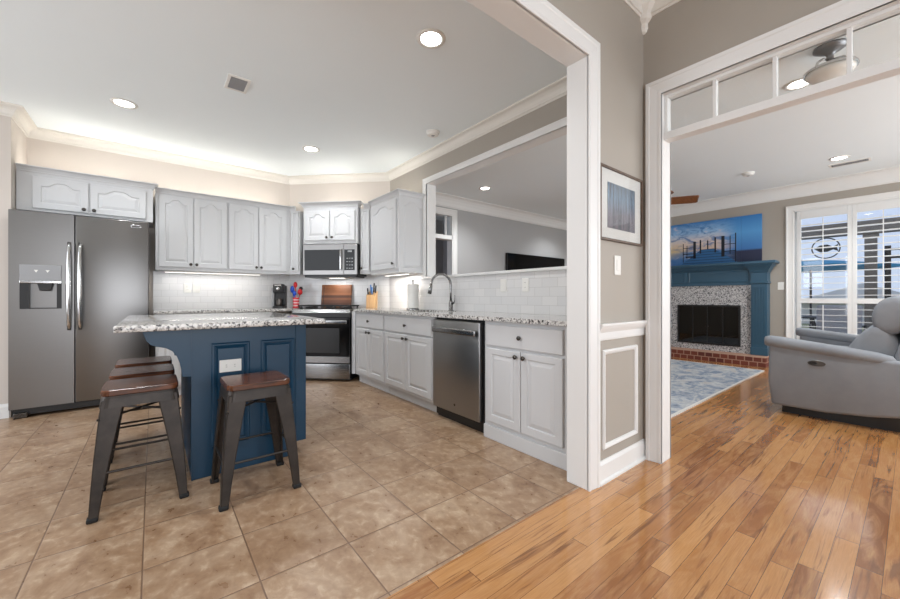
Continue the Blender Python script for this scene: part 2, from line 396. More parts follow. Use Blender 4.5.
# wainscot on the short wall
moulding('baseboard_dining', [(1.953, 1.115), (2.53, 1.115)], [(0, 0), (.024, 0), (.024, .012), (.014, .02), (.014, .105), (.006, .125), (0, .125)], -1)
moulding('trim_8', [(1.953, 1.115), (2.53, 1.115)], [(0, .808), (.010, .812), (.012, .822), (.012, .856), (.026, .878), (.034, .896), (.034, .909), (0, .909)], -1)
def frame_y(b, x0, x1, z0, z1, y, w, t):     # picture-frame moulding on a wall facing -y
    pr = [(0, 0), (0, t * .5), (w * .3, t), (w * .7, t * .8), (w, t * .3), (w, 0)]
    L = []
    for cx, cz, sx, sz in ((x0, z0, 1, 1), (x1, z0, -1, 1), (x1, z1, -1, -1), (x0, z1, 1, -1), (x0, z0, 1, 1)):
        L.append([(cx + sx * a, y - h, cz + sz * a) for a, h in pr])
    b.loops(L, False, False)
b = M(); frame_y(b, 2.005, 2.425, .185, .755, 1.115, .028, .016); struct(b.build('trim_9', m_trim))
# transom opening casing, jamb, bar and mullions
b = M()
pr = casing_prof(.092, .022)
b.loops([[(2.53 - t, TJ + a, 0) for a, t in pr], [(2.53 - t, TJ + a, TT + a) for a, t in pr], [(2.53 - t, TE - a, TT + a) for a, t in pr], [(2.53 - t, TE - a, 0) for a, t in pr]])
struct(b.build('trim_10', m_trim))
b = M()
b.box(2.515, 2.665, TJ, TJ + .02, 0, TT + .02); b.box(2.515, 2.665, TE - .02, TE, 0, TT + .02); b.box(2.515, 2.665, TE, TJ, TT, TT + .02)
struct(b.build('trim_11', m_trim, bevel=.002))
w1 = M(); w1.box(2.555, 2.635, TE, TJ, 2.066, 2.112)
w1.box(2.565, 2.615, TJ - .018, TJ, 2.112, TT); w1.box(2.565, 2.615, TE, TE + .018, 2.112, TT); w1.box(2.565, 2.615, TE + .018, TJ - .018, TT - .018, TT); w1.box(2.57, 2.61, TE + .018, TJ - .018, 2.112, 2.116)
for i in range(1, 6):
    y = TJ + (TE - TJ) * i / 6; w1.box(2.57, 2.61, y - .009, y + .009, 2.116, TT - .018)
w1 = struct(w1.build('window_1', m_trim, bevel=.003))
g = M(); g.box(2.588, 2.592, TE + .018, TJ - .018, 2.116, TT - .018); g.build('pane', m_glass, w1)
# living side casing of the transom opening and pass-through
b = M(); b.box(2.65, 2.67, TJ, TJ + .09, 0, TT + .09); b.box(2.65, 2.67, TE - .09, TE, 0, TT + .09); b.box(2.65, 2.67, TE, TJ, TT, TT + .09)
struct(b.build('trim_12', m_trim, bevel=.003))
# pass-through lining, casing and sill
b = M(); b.box(2.52, 2.66, PT1, PT1 + .015, PTB, PTT + .015); b.box(2.52, 2.66, PT0, PT1, PTT, PTT + .015); b.box(2.52, 2.66, PT0 - .015, PT0, PTB, PTT + .015)
struct(b.build('trim_13', m_trim))
b = M(); pr = casing_prof(.062, .020)
b.loops([[(2.53 - t, PT1 + a, 1.30) for a, t in pr], [(2.53 - t, PT1 + a, PTT + a) for a, t in pr], [(2.53 - t, PT0 - a, PTT + a) for a, t in pr], [(2.53 - t, PT0 - a, 1.30) for a, t in pr]])
struct(b.build('trim_14', m_trim))
b = M(); b.box(2.495, 2.69, PT0 - .08, PT1 + .08, 1.275, 1.300); struct(b.build('trim_15', m_trim, bevel=.005))
# hall doorway with transom in the living room's far wall
b = M(); pr = casing_prof(.085, .022)
b.loops([[(3.94 + a, 4.85 - t, 0) for a, t in pr], [(3.94 + a, 4.85 - t, 2.44 + a) for a, t in pr], [(3.02 - a, 4.85 - t, 2.44 + a) for a, t in pr], [(3.02 - a, 4.85 - t, 0) for a, t in pr]])
struct(b.build('trim_16', m_trim))
w2 = M(); w2.box(3.0, 3.96, 4.84, 4.98, 2.02, 2.09); w2.box(3.92, 3.94, 4.84, 4.98, 0, 2.44); w2.box(3.02, 3.04, 4.84, 4.98, 0, 2.44); w2.box(3.04, 3.92, 4.84, 4.98, 2.42, 2.44)
w2.box(3.47, 3.49, 4.89, 4.93, 2.09, 2.42); w2.box(3.82, 3.845, 4.89, 4.93, 2.09, 2.42)
w2 = struct(w2.build('window_2', m_trim, bevel=.003))
g = M(); g.box(3.04, 3.92, 4.908, 4.912, 2.09, 2.42); g.build('pane', m_glass, w2)
# baseboards
bp = [(0, 0), (.016, 0), (.016, .10), (.006, .125), (0, .125)]
moulding('baseboard_left', [(-3.2, 4.97), (-.985, 4.97)], bp, -1)
moulding('baseboard_living', [(2.65, 4.85), (2.9, 4.85)], bp, -1)
moulding('baseboard_living', [(4.06, 4.85), (7.55, 4.85), (7.55, 3.08)], bp, -1)
moulding('baseboard_living', [(7.55, 1.35), (7.55, 1.22)], bp, -1)

# ------------------------------------------------------------------ cabinets
def bumpf(u, r=0.74):
    return math.sin(PI / 2 * (0.5 + 0.5 * math.cos(PI * u / r))) if abs(u) < r else 0.0
def panel_loop(x0, x1, z0, z1, A, y, n=28):
    pts = [(x0, y, z0), (x1, y, z0)]
    for i in range(n + 1):
        u = 1 - 2 * i / n
        pts.append((x0 + (x1 - x0) * (u + 1) / 2, y, z1 - A + A * bumpf(u)))
    return pts
def door_mesh(b, x0, x1, z0, z1, arch=0.0, t=.02, mg=.055, y0=0.0, raised=True):
    n = 28
    L = [panel_loop(x0, x1, z0, z1, 0, y0, n), panel_loop(x0, x1, z0, z1, 0, y0 - t + .004, n), panel_loop(x0 + .004, x1 - .004, z0 + .004, z1 - .004, 0, y0 - t, n)]
    if raised:
        a = mg
        for ins, dep in ((0, 0), (.005, .008), (.010, .008), (.034, .001), (.036, .0005)):
            L.append(panel_loop(x0 + a + ins, x1 - a - ins, z0 + a + ins, z1 - a * .75 - ins, arch * (1 if ins < .02 else .92), y0 - t + dep, n))
    b.loops(L)
def knob(parent, x, z, y, mat=None):
    b = M(); b.lathe([(.006, y), (.006, y - .010), (.015, y - .016), (.0165, y - .021), (.013, y - .026), (.004, y - .028)], (x, 0, z), 16, 'y')
    return b.build('knob', mat or m_dknob, parent, smooth=True)
def cabinet(name, label, loc, rz, w, d, z0, z1, fronts, toe=0.0, group=None, crown=0, mat=None, side_panel=False, cat='cabinet'):
    mat = mat or m_cab
    t = thing(name, label, cat, loc, rz, group)
    b = M()
    if name == 'sink_cabinet': b.box(0, w, 0, .03, toe, z1); b.box(0, w, .03, d, toe, .70); b.box(0, w, .05, d, z0, toe)
    elif toe: b.box(0, w, 0, d, toe, z1); b.box(0.0, w, .05, d, z0, toe)
    elif True: b.box(0, w, 0, d, z0, z1)
    b.build('carcass', mat, t, bevel=.002)
    for fr in fronts:
        kind, x0, x1, a, c = fr[:5]
        b = M()
        if kind == 'door':
            door_mesh(b, x0, x1, a, c, fr[5], mg=min(.055, (x1 - x0) * .24)); o = b.build('door', mat, t)
        elif kind == 'drawer':
            door_mesh(b, x0, x1, a, c, 0, raised=False); o = b.build('drawer', mat, t)
        for kx, kz in fr[6] if len(fr) > 6 else (): knob(o, kx, kz, -.02)
    return t
def cab_crown(b, path, z, side=-1, p=.045, h=.055):
    b.sweep(path, [(0, z), (.008, z), (.012, z + h * .25), (p * .55, z + h * .6), (p * .9, z + h * .8), (p, z + h * .85), (p, z + h), (0, z + h)], side)
R0, RR, RD = 0, -PI / 2, -PI / 4
# over the refrigerator
t = cabinet('refrigerator_cabinet', 'low wide wall cabinet with two arched doors above the steel refrigerator', (-.972, 5.10, 0), R0, .972, .39, 1.86, 2.215,
    [('door', .10, .475, 1.885, 2.18, .042, [(.445, 1.915)]), ('door', .487, .915, 1.885, 2.18, .042, [(.517, 1.915)])])
b = M(); cab_crown(b, [(0.004, 0), (.972, 0), (.972, .06)], 2.215); b.build('crown', m_cab, t)
# two double cabinets on the back wall
YB = 5.17
t = cabinet('wall_cabinet', 'tall double wall cabinet with arched doors beside the refrigerator', (.02, YB, 0), R0, .685, .33, 1.36, 2.20,
    [('door', .028, .341, 1.395, 2.185, .045, [(.316, 1.43)]), ('door', .347, .674, 1.395, 2.185, .045, [(.372, 1.43)])])
b = M(); cab_crown(b, [(0.0, 0), (.685, 0)], 2.20); b.build('crown', m_cab, t)
t = cabinet('wall_cabinet', 'tall double wall cabinet with arched doors beside the narrow corner cabinet', (.705, YB, 0), R0, .715, .33, 1.36, 2.20,
    [('door', .010, .330, 1.395, 2.185, .045, [(.305, 1.43)]), ('door', .337, .665, 1.395, 2.185, .045, [(.362, 1.43)])])
b = M(); cab_crown(b, [(0.0, 0), (.715, 0)], 2.20); b.build('crown', m_cab, t)
# diagonal group : local x along (.707,-.707), y into the wall; X+Y = 6.43 front
def diag(s, n):   # s along the diagonal, n = X+Y
    return ((n + s * math.sqrt(2)) / 2, (n - s * math.sqrt(2)) / 2)
sm0 = -2.05 - .362
p = diag(sm0, 6.45)
t = cabinet('microwave_cabinet', 'small cabinet with two arched doors right above the microwave', (p[0], p[1], 0), RD, .724, .37, 1.745, 2.215,
    [('door', .03, .357, 1.785, 2.165, .042, [(.325, 1.82)]), ('door', .367, .694, 1.785, 2.165, .042, [(.399, 1.82)])])
b = M(); cab_crown(b, [(0, .08), (0, 0), (.724, 0), (.724, .08)], 2.215, p=.05, h=.06); b.build('crown', m_cab, t)
p = (1.422, 5.168)
t = cabinet('corner_cabinet', 'narrow angled corner cabinet with one knob left of the microwave', (p[0], p[1], 0), RD, .135, .20, 1.36, 2.20, [('door', .012, .122, 1.395, 2.185, 0, [(.062, 1.43)])])
b = M(); cab_crown(b, [(0.0, 0), (.08, 0)], 2.20); b.build('crown', m_cab, t)
p = diag(-1.684, 6.555)
t = cabinet('corner_cabinet', 'narrow angled corner cabinet with a slim panel right of the microwave', (p[0], p[1], 0), RD, .14, .20, 1.36, 2.20, [('door', .012, .128, 1.395, 2.185, 0, [(.03, 1.43)])])
b = M(); cab_crown(b, [(.055, 0), (.14, 0)], 2.20); b.build('crown', m_cab, t)
t = cabinet('wall_cabinet', 'single door wall cabinet with panelled side standing left of the pass-through opening', (2.19, 4.365, 0), RR, .705, .336, 1.345, 2.225,
    [('door', .03, .655, 1.395, 2.19, .055, [(.60, 1.45)])])
b = M(); cab_crown(b, [(0, 0), (.705, 0), (.705, .336)], 2.225); b.build('crown', m_cab, t)
b = M(); n = 28
L = []
for ins, dep in ((0, .0), (.006, .006), (.03, .012), (.034, .012)):
    L.append([(.705 + dep, yy, zz) for yy, _, zz in panel_loop(.05 + ins, .30 - ins, 1.40 + ins, 2.17 - ins, .05, 0, n)])
b.loops(L, False, True); b.build('side_panel', m_cab, t)

# base cabinets, sink wall: local x runs towards the dining room
XF = 1.98
def ylen(y): return 4.35 - y
def base_fronts(x0, x1, dz=.70):
    m = (x0 + x1) / 2
    return [('drawer', x0, x1, dz, .855, 0, [(m, dz + .078)]),
            ('door', x0, m - .003, .13, dz - .02, 0, [(m - .035, dz - .055)]), ('door', m + .003, x1, .13, dz - .02, 0, [(m + .035, dz - .055)])]
cabinet('base_cabinet', 'white base cabinet with small drawer and two doors next to the range', (XF, 4.36, 0), RR, .755, .54, 0, .88, base_fronts(.06, .735), toe=.10)
cabinet('sink_cabinet', 'white sink base cabinet under the faucet left of the dishwasher', (XF, 3.60, 0), RR, .905, .54, 0, .88, base_fronts(.012, .875), toe=.10)
t = cabinet('base_cabinet', 'white base cabinet with wide drawer and two doors between dishwasher and cased opening', (XF, 2.045, 0), RR, .78, .54, 0, .88, base_fronts(.03, .70))
b = M(); b.box(0, .78, -.016, 0, 0, .10); b.build('plinth', m_cab, t, bevel=.004)
p = diag(-1.735, 6.35)
b = M(); b.prism([diag(-1.736, 6.345), (1.978, 4.363), (1.978, 4.432)], 'z', 0.10, .88)
tag(b.build('corner_filler', m_cab), 'narrow white angled filler strip between range and base cabinet', 'cabinet')
# base cabinets on the back wall, behind the island
cabinet('base_cabinet', 'white base cabinet on the back wall half hidden behind the island', (.02, 4.90, 0), R0, 1.10, .57, 0, .88,
        base_fronts(.02, .54) + base_fronts(.56, 1.08), toe=.10)

# worktops
def top_box(b, pts): b.prism(pts, 'z', .884, .914)
b = M(); top_box(b, [(.005, 4.865), (1.29, 4.865), diag(-2.516, 6.25), diag(-2.516, 6.875), diag(-1.705, 6.875), diag(-1.705, 6.985), (1.505, 5.49), (.005, 5.49)])
tag(b.build('worktop', m_granite, bevel=.004), 'speckled granite worktop along the back wall from refrigerator to range', 'worktop')
SK = (2.04, 2.42, 2.83, 3.42)   # sink cut-out
b = M()
top_box(b, [(1.935, 1.245), (2.525, 1.245), (2.525, SK[2]), (1.935, SK[2])])
top_box(b, [(1.935, SK[2]), (SK[0], SK[2]), (SK[0], SK[3]), (1.935, SK[3])])
top_box(b, [(SK[1], SK[2]), (2.525, SK[2]), (2.525, SK[3]), (SK[1], SK[3])])
top_box(b, [(1.935, SK[3]), (2.525, SK[3]), (2.525, 4.47), (2.30, 4.70), (1.935, 4.335)])
bmesh.ops.remove_doubles(b.b, verts=b.b.verts, dist=1e-5)
sk = tag(b.build('worktop', m_granite), 'speckled granite worktop with the sink along the pass-through wall', 'worktop')
b = M()
x0, x1, y0, y1 = SK
b.loops([[(x0, y0, .884), (x1, y0, .884), (x1, y1, .884), (x0, y1, .884)], [(x0 + .01, y0 + .01, .72), (x1 - .01, y0 + .01, .72), (x1 - .01, y1 - .01, .72), (x0 + .01, y1 - .01, .72)]], False, True)
b.loops([[(x0 - .012, y0 - .012, .883), (x1 + .012, y0 - .012, .883), (x1 + .012, y1 + .012, .883), (x0 - .012, y1 + .012, .883)], [(x0, y0, .884), (x1, y0, .884), (x1, y1, .884), (x0, y1, .884)]], False, False)
tag(b.build('sink', m_steel), 'stainless steel undermount sink set in the granite worktop', 'sink')

# backsplash tiles
def splash(loc, rz, w, z0, z1):
    b = M(); b.box(0, w, -.008, 0, 0, z1 - z0)
    o = b.build('wall_backsplash', m_subway); o.location = (loc[0], loc[1], z0); o.rotation_euler = (0, 0, rz); return struct(o)
splash((0.0, 5.5), R0, 1.505, .914, 1.36)
splash((1.505, 5.5), RD, 1.449, .914, 1.745)
splash((2.53, 4.475), RR, .875, .914, 1.36)
splash((2.53, 3.60), RR, 2.355, .914, 1.275)

# ------------------------------------------------------------------ refrigerator
t = thing('refrigerator', 'stainless side by side refrigerator with water dispenser at the left wall', 'refrigerator', (-.965, 4.85, 0))
b = M(); b.box(.005, .93, .07, .64, .03, 1.80); b.build('body', m_black, t, bevel=.004)
dl = M()
# left door with a recess for the dispenser (x .10-.32, z .92-1.20)
d0, d1, e0, e1 = .060, .316, .955, 1.345
for q in ((-.004, d0, 0, .065, .085, 1.815), (d1, .396, 0, .065, .085, 1.815), (d0, d1, 0, .065, .085, e0), (d0, d1, 0, .065, e1, 1.815), (d0, d1, .05, .065, e0, e1)):
    dl.box(*q)
bmesh.ops.remove_doubles(dl.b, verts=dl.b.verts, dist=1e-5)
ld = dl.build('door', m_steel, t); ld['label'] = 'left freezer door with water dispenser'
b = M(); b.box(.402, .931, 0, .065, .085, 1.815); rd = b.build('door', m_steel, t, bevel=.008, seg=3); rd['label'] = 'wider right door of the refrigerator'
b = M(); b.box(d0, d1, -.004, .045, 1.19, e1); b.build('dispenser_panel', m_grey, ld, bevel=.004)
b = M(); b.box(d0, d1, -.008, .0, 1.182, 1.205); b.build('dispenser_trim', m_chrome, ld, bevel=.003)
b = M(); b.box(d0, d0 + .055, .002, .05, e0, 1.185); b.box(d1 - .032, d1, .002, .05, e0, 1.185); b.box(d0 + .055, d1 - .032, .004, .05, e0, e0 + .008); b.build('dispenser_cavity', m_black, ld)
b = M(); b.prism([(.160, 1.185), (.262, 1.185), (.248, 1.115), (.176, 1.115)], 'y', .004, .046); b.build('dispenser_spout', m_black, ld, bevel=.005)
for cx in (.158, .228):
    b = M(); b.prism([(cx - .013, 1.300), (cx + .013, 1.300), (cx, 1.276)], 'y', -.0052, -.0038); b.build('dispenser_arrow', m_plate, ld)
def fr_handle(x, parent):
    b = M(); pts = []
    for i in range(17):
        u = i / 16; z = .76 + .80 * u; pts.append((x, -.012 - .042 * math.sin(PI * u) ** .45, z))
    b.tube(pts, [.013 + .006 * math.sin(PI * i / 16) for i in range(17)], 12)
    b.build('handle', m_chrome, parent, smooth=True)
fr_handle(.365, ld); fr_handle(.437, rd)
b = M(); b.box(.795, .872, -.003, 0, 1.752, 1.775); b.build('badge', m_chrome, rd, bevel=.001)
b = M(); b.box(.801, .866, -.0036, -.002, 1.758, 1.769); b.build('badge_field', m_gun, rd)
b = M(); b.box(.02, .915, .03, .07, .025, .083); b.build('grille', m_black, t)
b = M()
b.box(.02, .11, .0, .06, .0, .05); b.build('foot', m_dknob, t, bevel=.008)
b = M(); b.box(.83, .915, .0, .06, .0, .05); b.build('foot', m_dknob, t, bevel=.008)

# ------------------------------------------------------------------ microwave
p = diag(sm0, 6.43)
t = thing('microwave', 'stainless over-the-range microwave under the small two door cabinet', 'microwave', (p[0], p[1], 1.335), RD)
MW = .724
b = M(); b.box(.0, MW, .03, .36, 0, .405); b.build('body', m_black, t, bevel=.003)
b = M()
b.box(.004, .545, 0, .028, .062, .335); b.box(.004, .545, -.002, .028, .335, .40); b.box(.004, .545, -.002, .028, .012, .062)
d = b.build('door', m_steel, t)
b = M(); b.box(.022, .49, -.006, -.001, .066, .330); b.build('window', m_blackg, d, bevel=.003)
b = M(); b.box(.505, .522, -.034, -.020, .07, .335); b.box(.508, .519, -.022, 0, .082, .10); b.box(.508, .519, -.022, 0, .305, .323); b.build('handle', m_chrome, d, bevel=.004, seg=3)
b = M(); b.box(.549, MW - .002, 0, .028, .012, .40); c = b.build('control_panel', m_steel, t, bevel=.002)
b = M(); b.box(.556, .690, -.004, 0, .066, .330); pnl = b.build('keypad', m_blackg, c)
b = M(); b.box(.60, .655, -.006, -.003, .296, .316); b.build('display', m_grey, pnl)
for i in range(4):
    for j in range(3):
        b = M(); b.box(.585 + j * .032, .605 + j * .032, -.006, -.003, .085 + i * .042, .097 + i * .042); b.build('button', m_grey, pnl)
b = M(); b.box(.02, MW - .02, .012, .33, -.022, 0); b.build('vent', m_black, t)
b = M(); b.box(.26, MW - .26, .20, .26, -.025, -.022); b.build('cooktop_lamp', m_strip, t)
d = bpy.data.lights.new('cooktop_glow', 'AREA'); d.shape = 'RECTANGLE'; d.size = .2; d.size_y = .06; d.energy = 1.0; d.color = (1, .97, .93)
o = bpy.data.objects.new('cooktop_glow', d); C.objects.link(o); o.parent = t; o.location = (MW / 2, .23, -.03)

# ------------------------------------------------------------------ range
RS = -2.125 - .385; RW = .77
p = diag(RS, 6.305)
t = thing('range', 'stainless gas range with black oven door set diagonally in the corner', 'stove', (p[0], p[1], 0), RD)
b = M(); b.box(.006, RW - .006, .03, .395, .02, .90); b.build('body', m_black, t)
b = M(); b.box(.01, RW - .01, -.012, .03, .035, .222); b.build('drawer', m_steelh, t, bevel=.006, seg=3)
b = M(); b.box(.008, RW - .008, -.014, .03, .236, .80); od = b.build('oven_door', m_blackg, t, bevel=.004)
b = M(); b.box(.008, RW - .008, -.018, -.013, .236, .315); b.build('door_trim', m_steelh, od, bevel=.002)
b = M(); b.box(.14, RW - .14, -.0165, -.0135, .36, .67); b.build('window', m_black, od)
b = M(); b.box(.03, RW - .03, -.062, -.042, .725, .775); b.box(.05, .075, -.045, -.014, .735, .765); b.box(RW - .075, RW - .05, -.045, -.014, .735, .765); b.build('handle', m_steelh, od, bevel=.009, seg=3)
b = M(); b.box(.004, RW - .004, -.010, .03, .805, .862); b.build('control_strip', m_black, t, bevel=.003)
b = M(); b.prism([(-.02, .862), (.0, .905), (.395, .918), (.395, .90), (.04, .862)], 'x', .002, RW - .002); b.build('cooktop', m_steelh, t, bevel=.003)
for i in range(5):
    b = M(); x = .10 + i * .142
    b.lathe([(.020, 0), (.020, .018), (.016, .030), (.003, .032)], (0, 0, 0), 16, 'z')
    o = b.build('knob', m_black if i in (0, 1, 3, 4) else m_dknob, t, smooth=True); o.location = (x, .045, .906); o.rotation_euler = (.35, 0, 0)
for i in range(3):
    b = M(); x0 = .03 + i * .24; x1 = x0 + .23
    for xx in (x0, x1 - .014, (x0 + x1) / 2 - .007): b.box(xx, xx + .014, .08, .385, .938, .955)
    for yy in (.08, .17, .28, .371): b.box(x0, x1, yy, yy + .014, .938, .955)
    for xx in (x0 + .01, x1 - .03):
        for yy in (.085, .365): b.box(xx, xx + .016, yy, yy + .016, .912, .94)
    b.build('grate', m_iron, t)
for x, y in ((.145, .155), (.145, .30), (.385, .23), (.625, .155), (.625, .30)):
    b = M(); b.lathe([(.045, .914), (.045, .926), (.03, .932)], (x, y, 0), 18); b.build('burner', m_iron, t, smooth=False)

# ------------------------------------------------------------------ dishwasher
t = thing('dishwasher', 'stainless dishwasher with bar handle in the sink wall run', 'dishwasher', (1.965, 2.69, 0), RR)
DW = .64
b = M(); b.box(.006, DW - .006, .03, .55, .02, .88); b.build('body', m_black, t)
b = M(); b.box(.008, DW - .030, -.012, .028, .095, .862); d = b.build('door', m_steeld, t, bevel=.006, seg=3)
b = M(); b.box(.040, DW - .045, -.052, -.034, .755, .802); b.box(.07, .095, -.036, -.01, .772, .795); b.box(DW - .105, DW - .08, -.036, -.01, .772, .795); b.build('handle', m_steelh, d, bevel=.008, seg=3)
b = M(); b.lathe([(.010, -.012), (.010, -.0135), (.002, -.0136)], (.31, 0, .165), 16, 'y'); b.build('emblem', m_dknob, d)
b = M(); b.box(.01, DW - .01, .045, .06, .0, .09); b.build('toe_plate', m_black, t)

# ------------------------------------------------------------------ faucet, paper towel
t = thing('faucet', 'brushed nickel gooseneck pull-down faucet behind the sink', 'faucet', (2.445, 3.04, .914), 0)
b = M(); b.lathe([(.030, 0), (.030, .006), (.024, .012), (.022, .09), (.020, .10), (.016, .11)], seg=20); b.build('base', m_steelh, t, smooth=True)
b = M(); pts = [(0, 0, .09), (0, 0, .20)]
for i in range(13):
    a = PI * i / 12 * 1.02; pts.append((-.105 + .105 * math.cos(a), .03 * (1 - math.cos(a)), .27 + .115 * math.sin(a)))
b.tube(pts, .0125, 12); b.build('spout', m_steelh, t, smooth=True)
e = Vector(pts[-1])
b = M(); b.tube([e + Vector((0, 0, .01)), e + Vector((-.008, .002, -.03)), e + Vector((-.02, .004, -.085))], [.015, .018, .021], 14); b.build('spray_head', m_steelh, t, smooth=True)
b = M(); b.tube([(0, -.015, .075), (0, -.045, .085), (-.0, -.06, .10), (0, -.062, .165)], [.013, .011, .008, .007], 10); b.build('lever', m_steelh, t, smooth=True)
t = thing('paper_towel_holder', 'steel paper towel holder with white roll on the granite by the faucet', 'paper towel holder', (2.40, 3.70, .914))
b = M(); b.lathe([(.075, 0), (.075, .008), (.065, .014), (.01, .016), (.008, .33), (.012, .335), (.012, .345), (.003, .35)], seg=24); b.build('stand', m_steelh, t)
b = M(); b.lathe([(.068, .018), (.069, .022), (.069, .292), (.066, .296), (.02, .296), (.02, .30)], seg=32); b.build('roll', m_plate, t, smooth=False)

# ------------------------------------------------------------------ counter things in the corner
t = thing('knife_block', 'pale wooden knife block on the granite right of the range', 'knife block', (2.27, 4.50, .914), RD)
b = M(); b.hexa([(-.06, -.055, 0), (.06, -.055, 0), (.06, .06, 0), (-.06, .06, 0)], [(-.06, -.045, .17), (.06, -.045, .17), (.06, .075, .225), (-.06, .075, .225)]); b.build('block', m_beech, t, bevel=.004)
mb_blue = paint('blue_handle', (58, 110, 176), 0.4); mb_red = paint('red_silicone', (200, 34, 38), 0.4); mb_royal = paint('royal_blue_silicone', (34, 80, 190), 0.4)
kp = []
ca, sa = math.cos(RD), math.sin(RD)
def knife(i, dx, dy, ln, mat, lab):
    b = M(); b.box(-.008, .008, -.011, .011, 0, ln)
    o = b.build('knife', mat, bevel=.005, seg=3)
    o.location = (2.27 + ca * dx - sa * dy, 4.50 + sa * dx + ca * dy, .914 + .172 + (dy + .045) * .45 - .004); o.rotation_euler = (-.12, -.14 + .05 * i, RD)
    return tag(o, lab, 'knife', 'knives in the wooden block')
knife(0, -.042, -.02, .085, m_black, 'short black handled knife at the left of the knife block')
knife(1, -.015, .02, .115, mb_blue, 'bright blue handled knife in the wooden knife block')
knife(2, .012, -.025, .10, mb_blue, 'shorter blue handled knife at the front of the knife block')
knife(3, .014, .045, .125, m_black, 'long black handled knife at the back of the knife block')
knife(4, .042, .02, .105, m_black, 'black handled knife at the right of the knife block')
# cutting board
t = thing('cutting_board', 'striped acacia cutting board leaning on the tiles behind the range', 'cutting board', (*diag(-2.113, 6.918), .914), RD)
t.rotation_euler = (0, 0, RD)
b = M(); b.hexa([(-.215, -.02, 0), (.215, -.02, 0), (.215, 0, 0), (-.215, 0, 0)], [(-.215, .02, .315), (.215, .02, .315), (.215, .04, .315), (-.215, .04, .315)]); b.build('board', m_board, t, bevel=.006, seg=3)
t2 = M(); t2.box(-.185, -.178, -.008, .0, .04, .29); 
o = t2.build('juice_groove', m_iron, t); o.rotation_euler = (-.126, 0, 0); o.location = (0, -.0125, 0)
# utensil crock
t = thing('utensil_crock', 'small red and white striped utensil crock left of the range', 'crock', (1.495, 5.165, .914))
k = N('red_white_stripes'); z = k.sep(k.obj())[2]
k.base(k.mix(k.math('GREATER_THAN', k.math('FRACT', k.math('MULTIPLY', z, 26.0)), 0.62), lin((196, 36, 44)), lin((214, 190, 190)))); m_crock = k.set(rough=.35)
b = M(); b.lathe([(.036, 0), (.040, .01), (.042, .12), (.044, .14), (.038, .14), (.036, .012), (.005, .012)], seg=24); b.build('pot', m_crock, t, smooth=False)
def utensil(name, lean, ang, ln, head, mat, lab):
    b = M(); d = Vector((math.cos(ang) * lean, math.sin(ang) * lean, 1)).normalized()
    b.tube([d * .02, d * ln], .0045, 8)
    h = d * (ln + .035)
    b.sphere(h, .04, head)
    o = b.build(name, mat, smooth=True); o.location = (1.495 + .017 * math.cos(ang), 5.165 + .017 * math.sin(ang), .93)
    return tag(o, lab, 'utensil', 'cooking utensils in the red crock')
utensil('spoon', .16, 2.36, .20, (.62, .62, 1.15), mb_royal, 'royal blue spoon at the left in the red crock')
utensil('spoon', .16, 4.0, .145, (.6, .6, .9), mb_royal, 'lower blue spoon at the front of the red crock')
utensil('spatula', .07, 1.5, .26, (.62, .62, 1.0), mb_red, 'tall red spatula standing in the crock')
utensil('spatula', .20, 5.5, .165, (.8, .8, 1.0), mb_red, 'red spatula leaning right in the crock')
utensil('ladle', .24, .35, .215, (.6, .6, .7), m_black, 'black ladle leaning furthest right in the crock')
# coffee maker
t = thing('coffee_maker', 'slim black coffee maker with grey water tank on the back worktop', 'coffee maker', (1.315, 5.25, .914), -.5)
b = M(); b.box(-.065, .065, -.10, .10, 0, .03); b.build('base', m_black, t, bevel=.008)
b = M(); b.box(-.065, .065, .0, .10, .03, .30); b.build('body', m_black, t, bevel=.012)
b = M(); b.box(-.065, .065, -.10, .0, .20, .315); hd = b.build('brew_head', m_black, t, bevel=.015, seg=3)
b = M(); b.lathe([(.02, -.101), (.022, -.106), (.012, -.112), (.003, -.113)], (0, 0, .255), 16, 'y'); b.build('dial', m_chrome, hd)
b = M(); b.box(-.04, .04, -.105, -.098, .292, .306); b.build('band', m_chrome, hd)
b = M(); b.box(-.10, -.067, -.02, .09, 0, .27); b.build('water_tank', m_grey, t, bevel=.01)
b = M(); b.lathe([(.03, .032), (.036, .06), (.036, .12), (.034, .125)], (0, -.05, 0), 18); b.build('cup', m_dknob, t)

# ------------------------------------------------------------------ wall plates
def plate(loc, rz, label, kind='outlet', wide=False, name='wall_outlet', mat=None):
    t = thing(name, label, 'outlet' if kind == 'outlet' else 'switch', loc, rz)
    w, h = (.058, .037) if wide else (.037, .058)
    b = M(); b.box(-w, w, -.006, 0, -h, h); b.build('plate', mat or m_plate, t, bevel=.003)
    if kind == 'outlet':
        for s in (-1, 1):
            b = M()
            c = (s * .022, 0) if wide else (0, s * .021)
            b.lathe([(.0165, -.006), (.0165, -.0075), (.015, -.0078)], (c[0], 0, c[1]), 18, 'y'); so = b.build('socket', m_plate, t)
            b = M()
            for q in ((-.006, 0), (.006, 0)):
                if wide: b.box(c[0] - .004, c[0] + .004, -.0082, -.0076, q[0] - .001, q[0] + .001)
                else: b.box(q[0] - .001, q[0] + .001, -.0082, -.0076, c[1] - .004, c[1] + .004)
            b.build('slot', m_black, so)
    else:
        b = M(); b.box(-.016, .016, -.009, -.006, -.032, .032); b.build('rocker', m_plate, t, bevel=.002)
    return t
plate((.325, 5.492, 1.17), R0, 'left white outlet on the tiles under the wall cabinets by the refrigerator')
plate((.415, 5.492, 1.17), R0, 'white switch plate right beside the outlet by the refrigerator', 'switch', name='light_switch')
plate((2.522, 2.36, 1.165), RR, 'white switch plate on the backsplash between faucet and the right outlet', 'switch', name='light_switch')
plate((2.522, 2.10, 1.165), RR, 'white outlet on the backsplash above the dishwasher end of the worktop')
plate((2.18, 1.115, 1.25), R0, 'white light switch on the greige wall under the framed print', 'switch', name='light_switch')
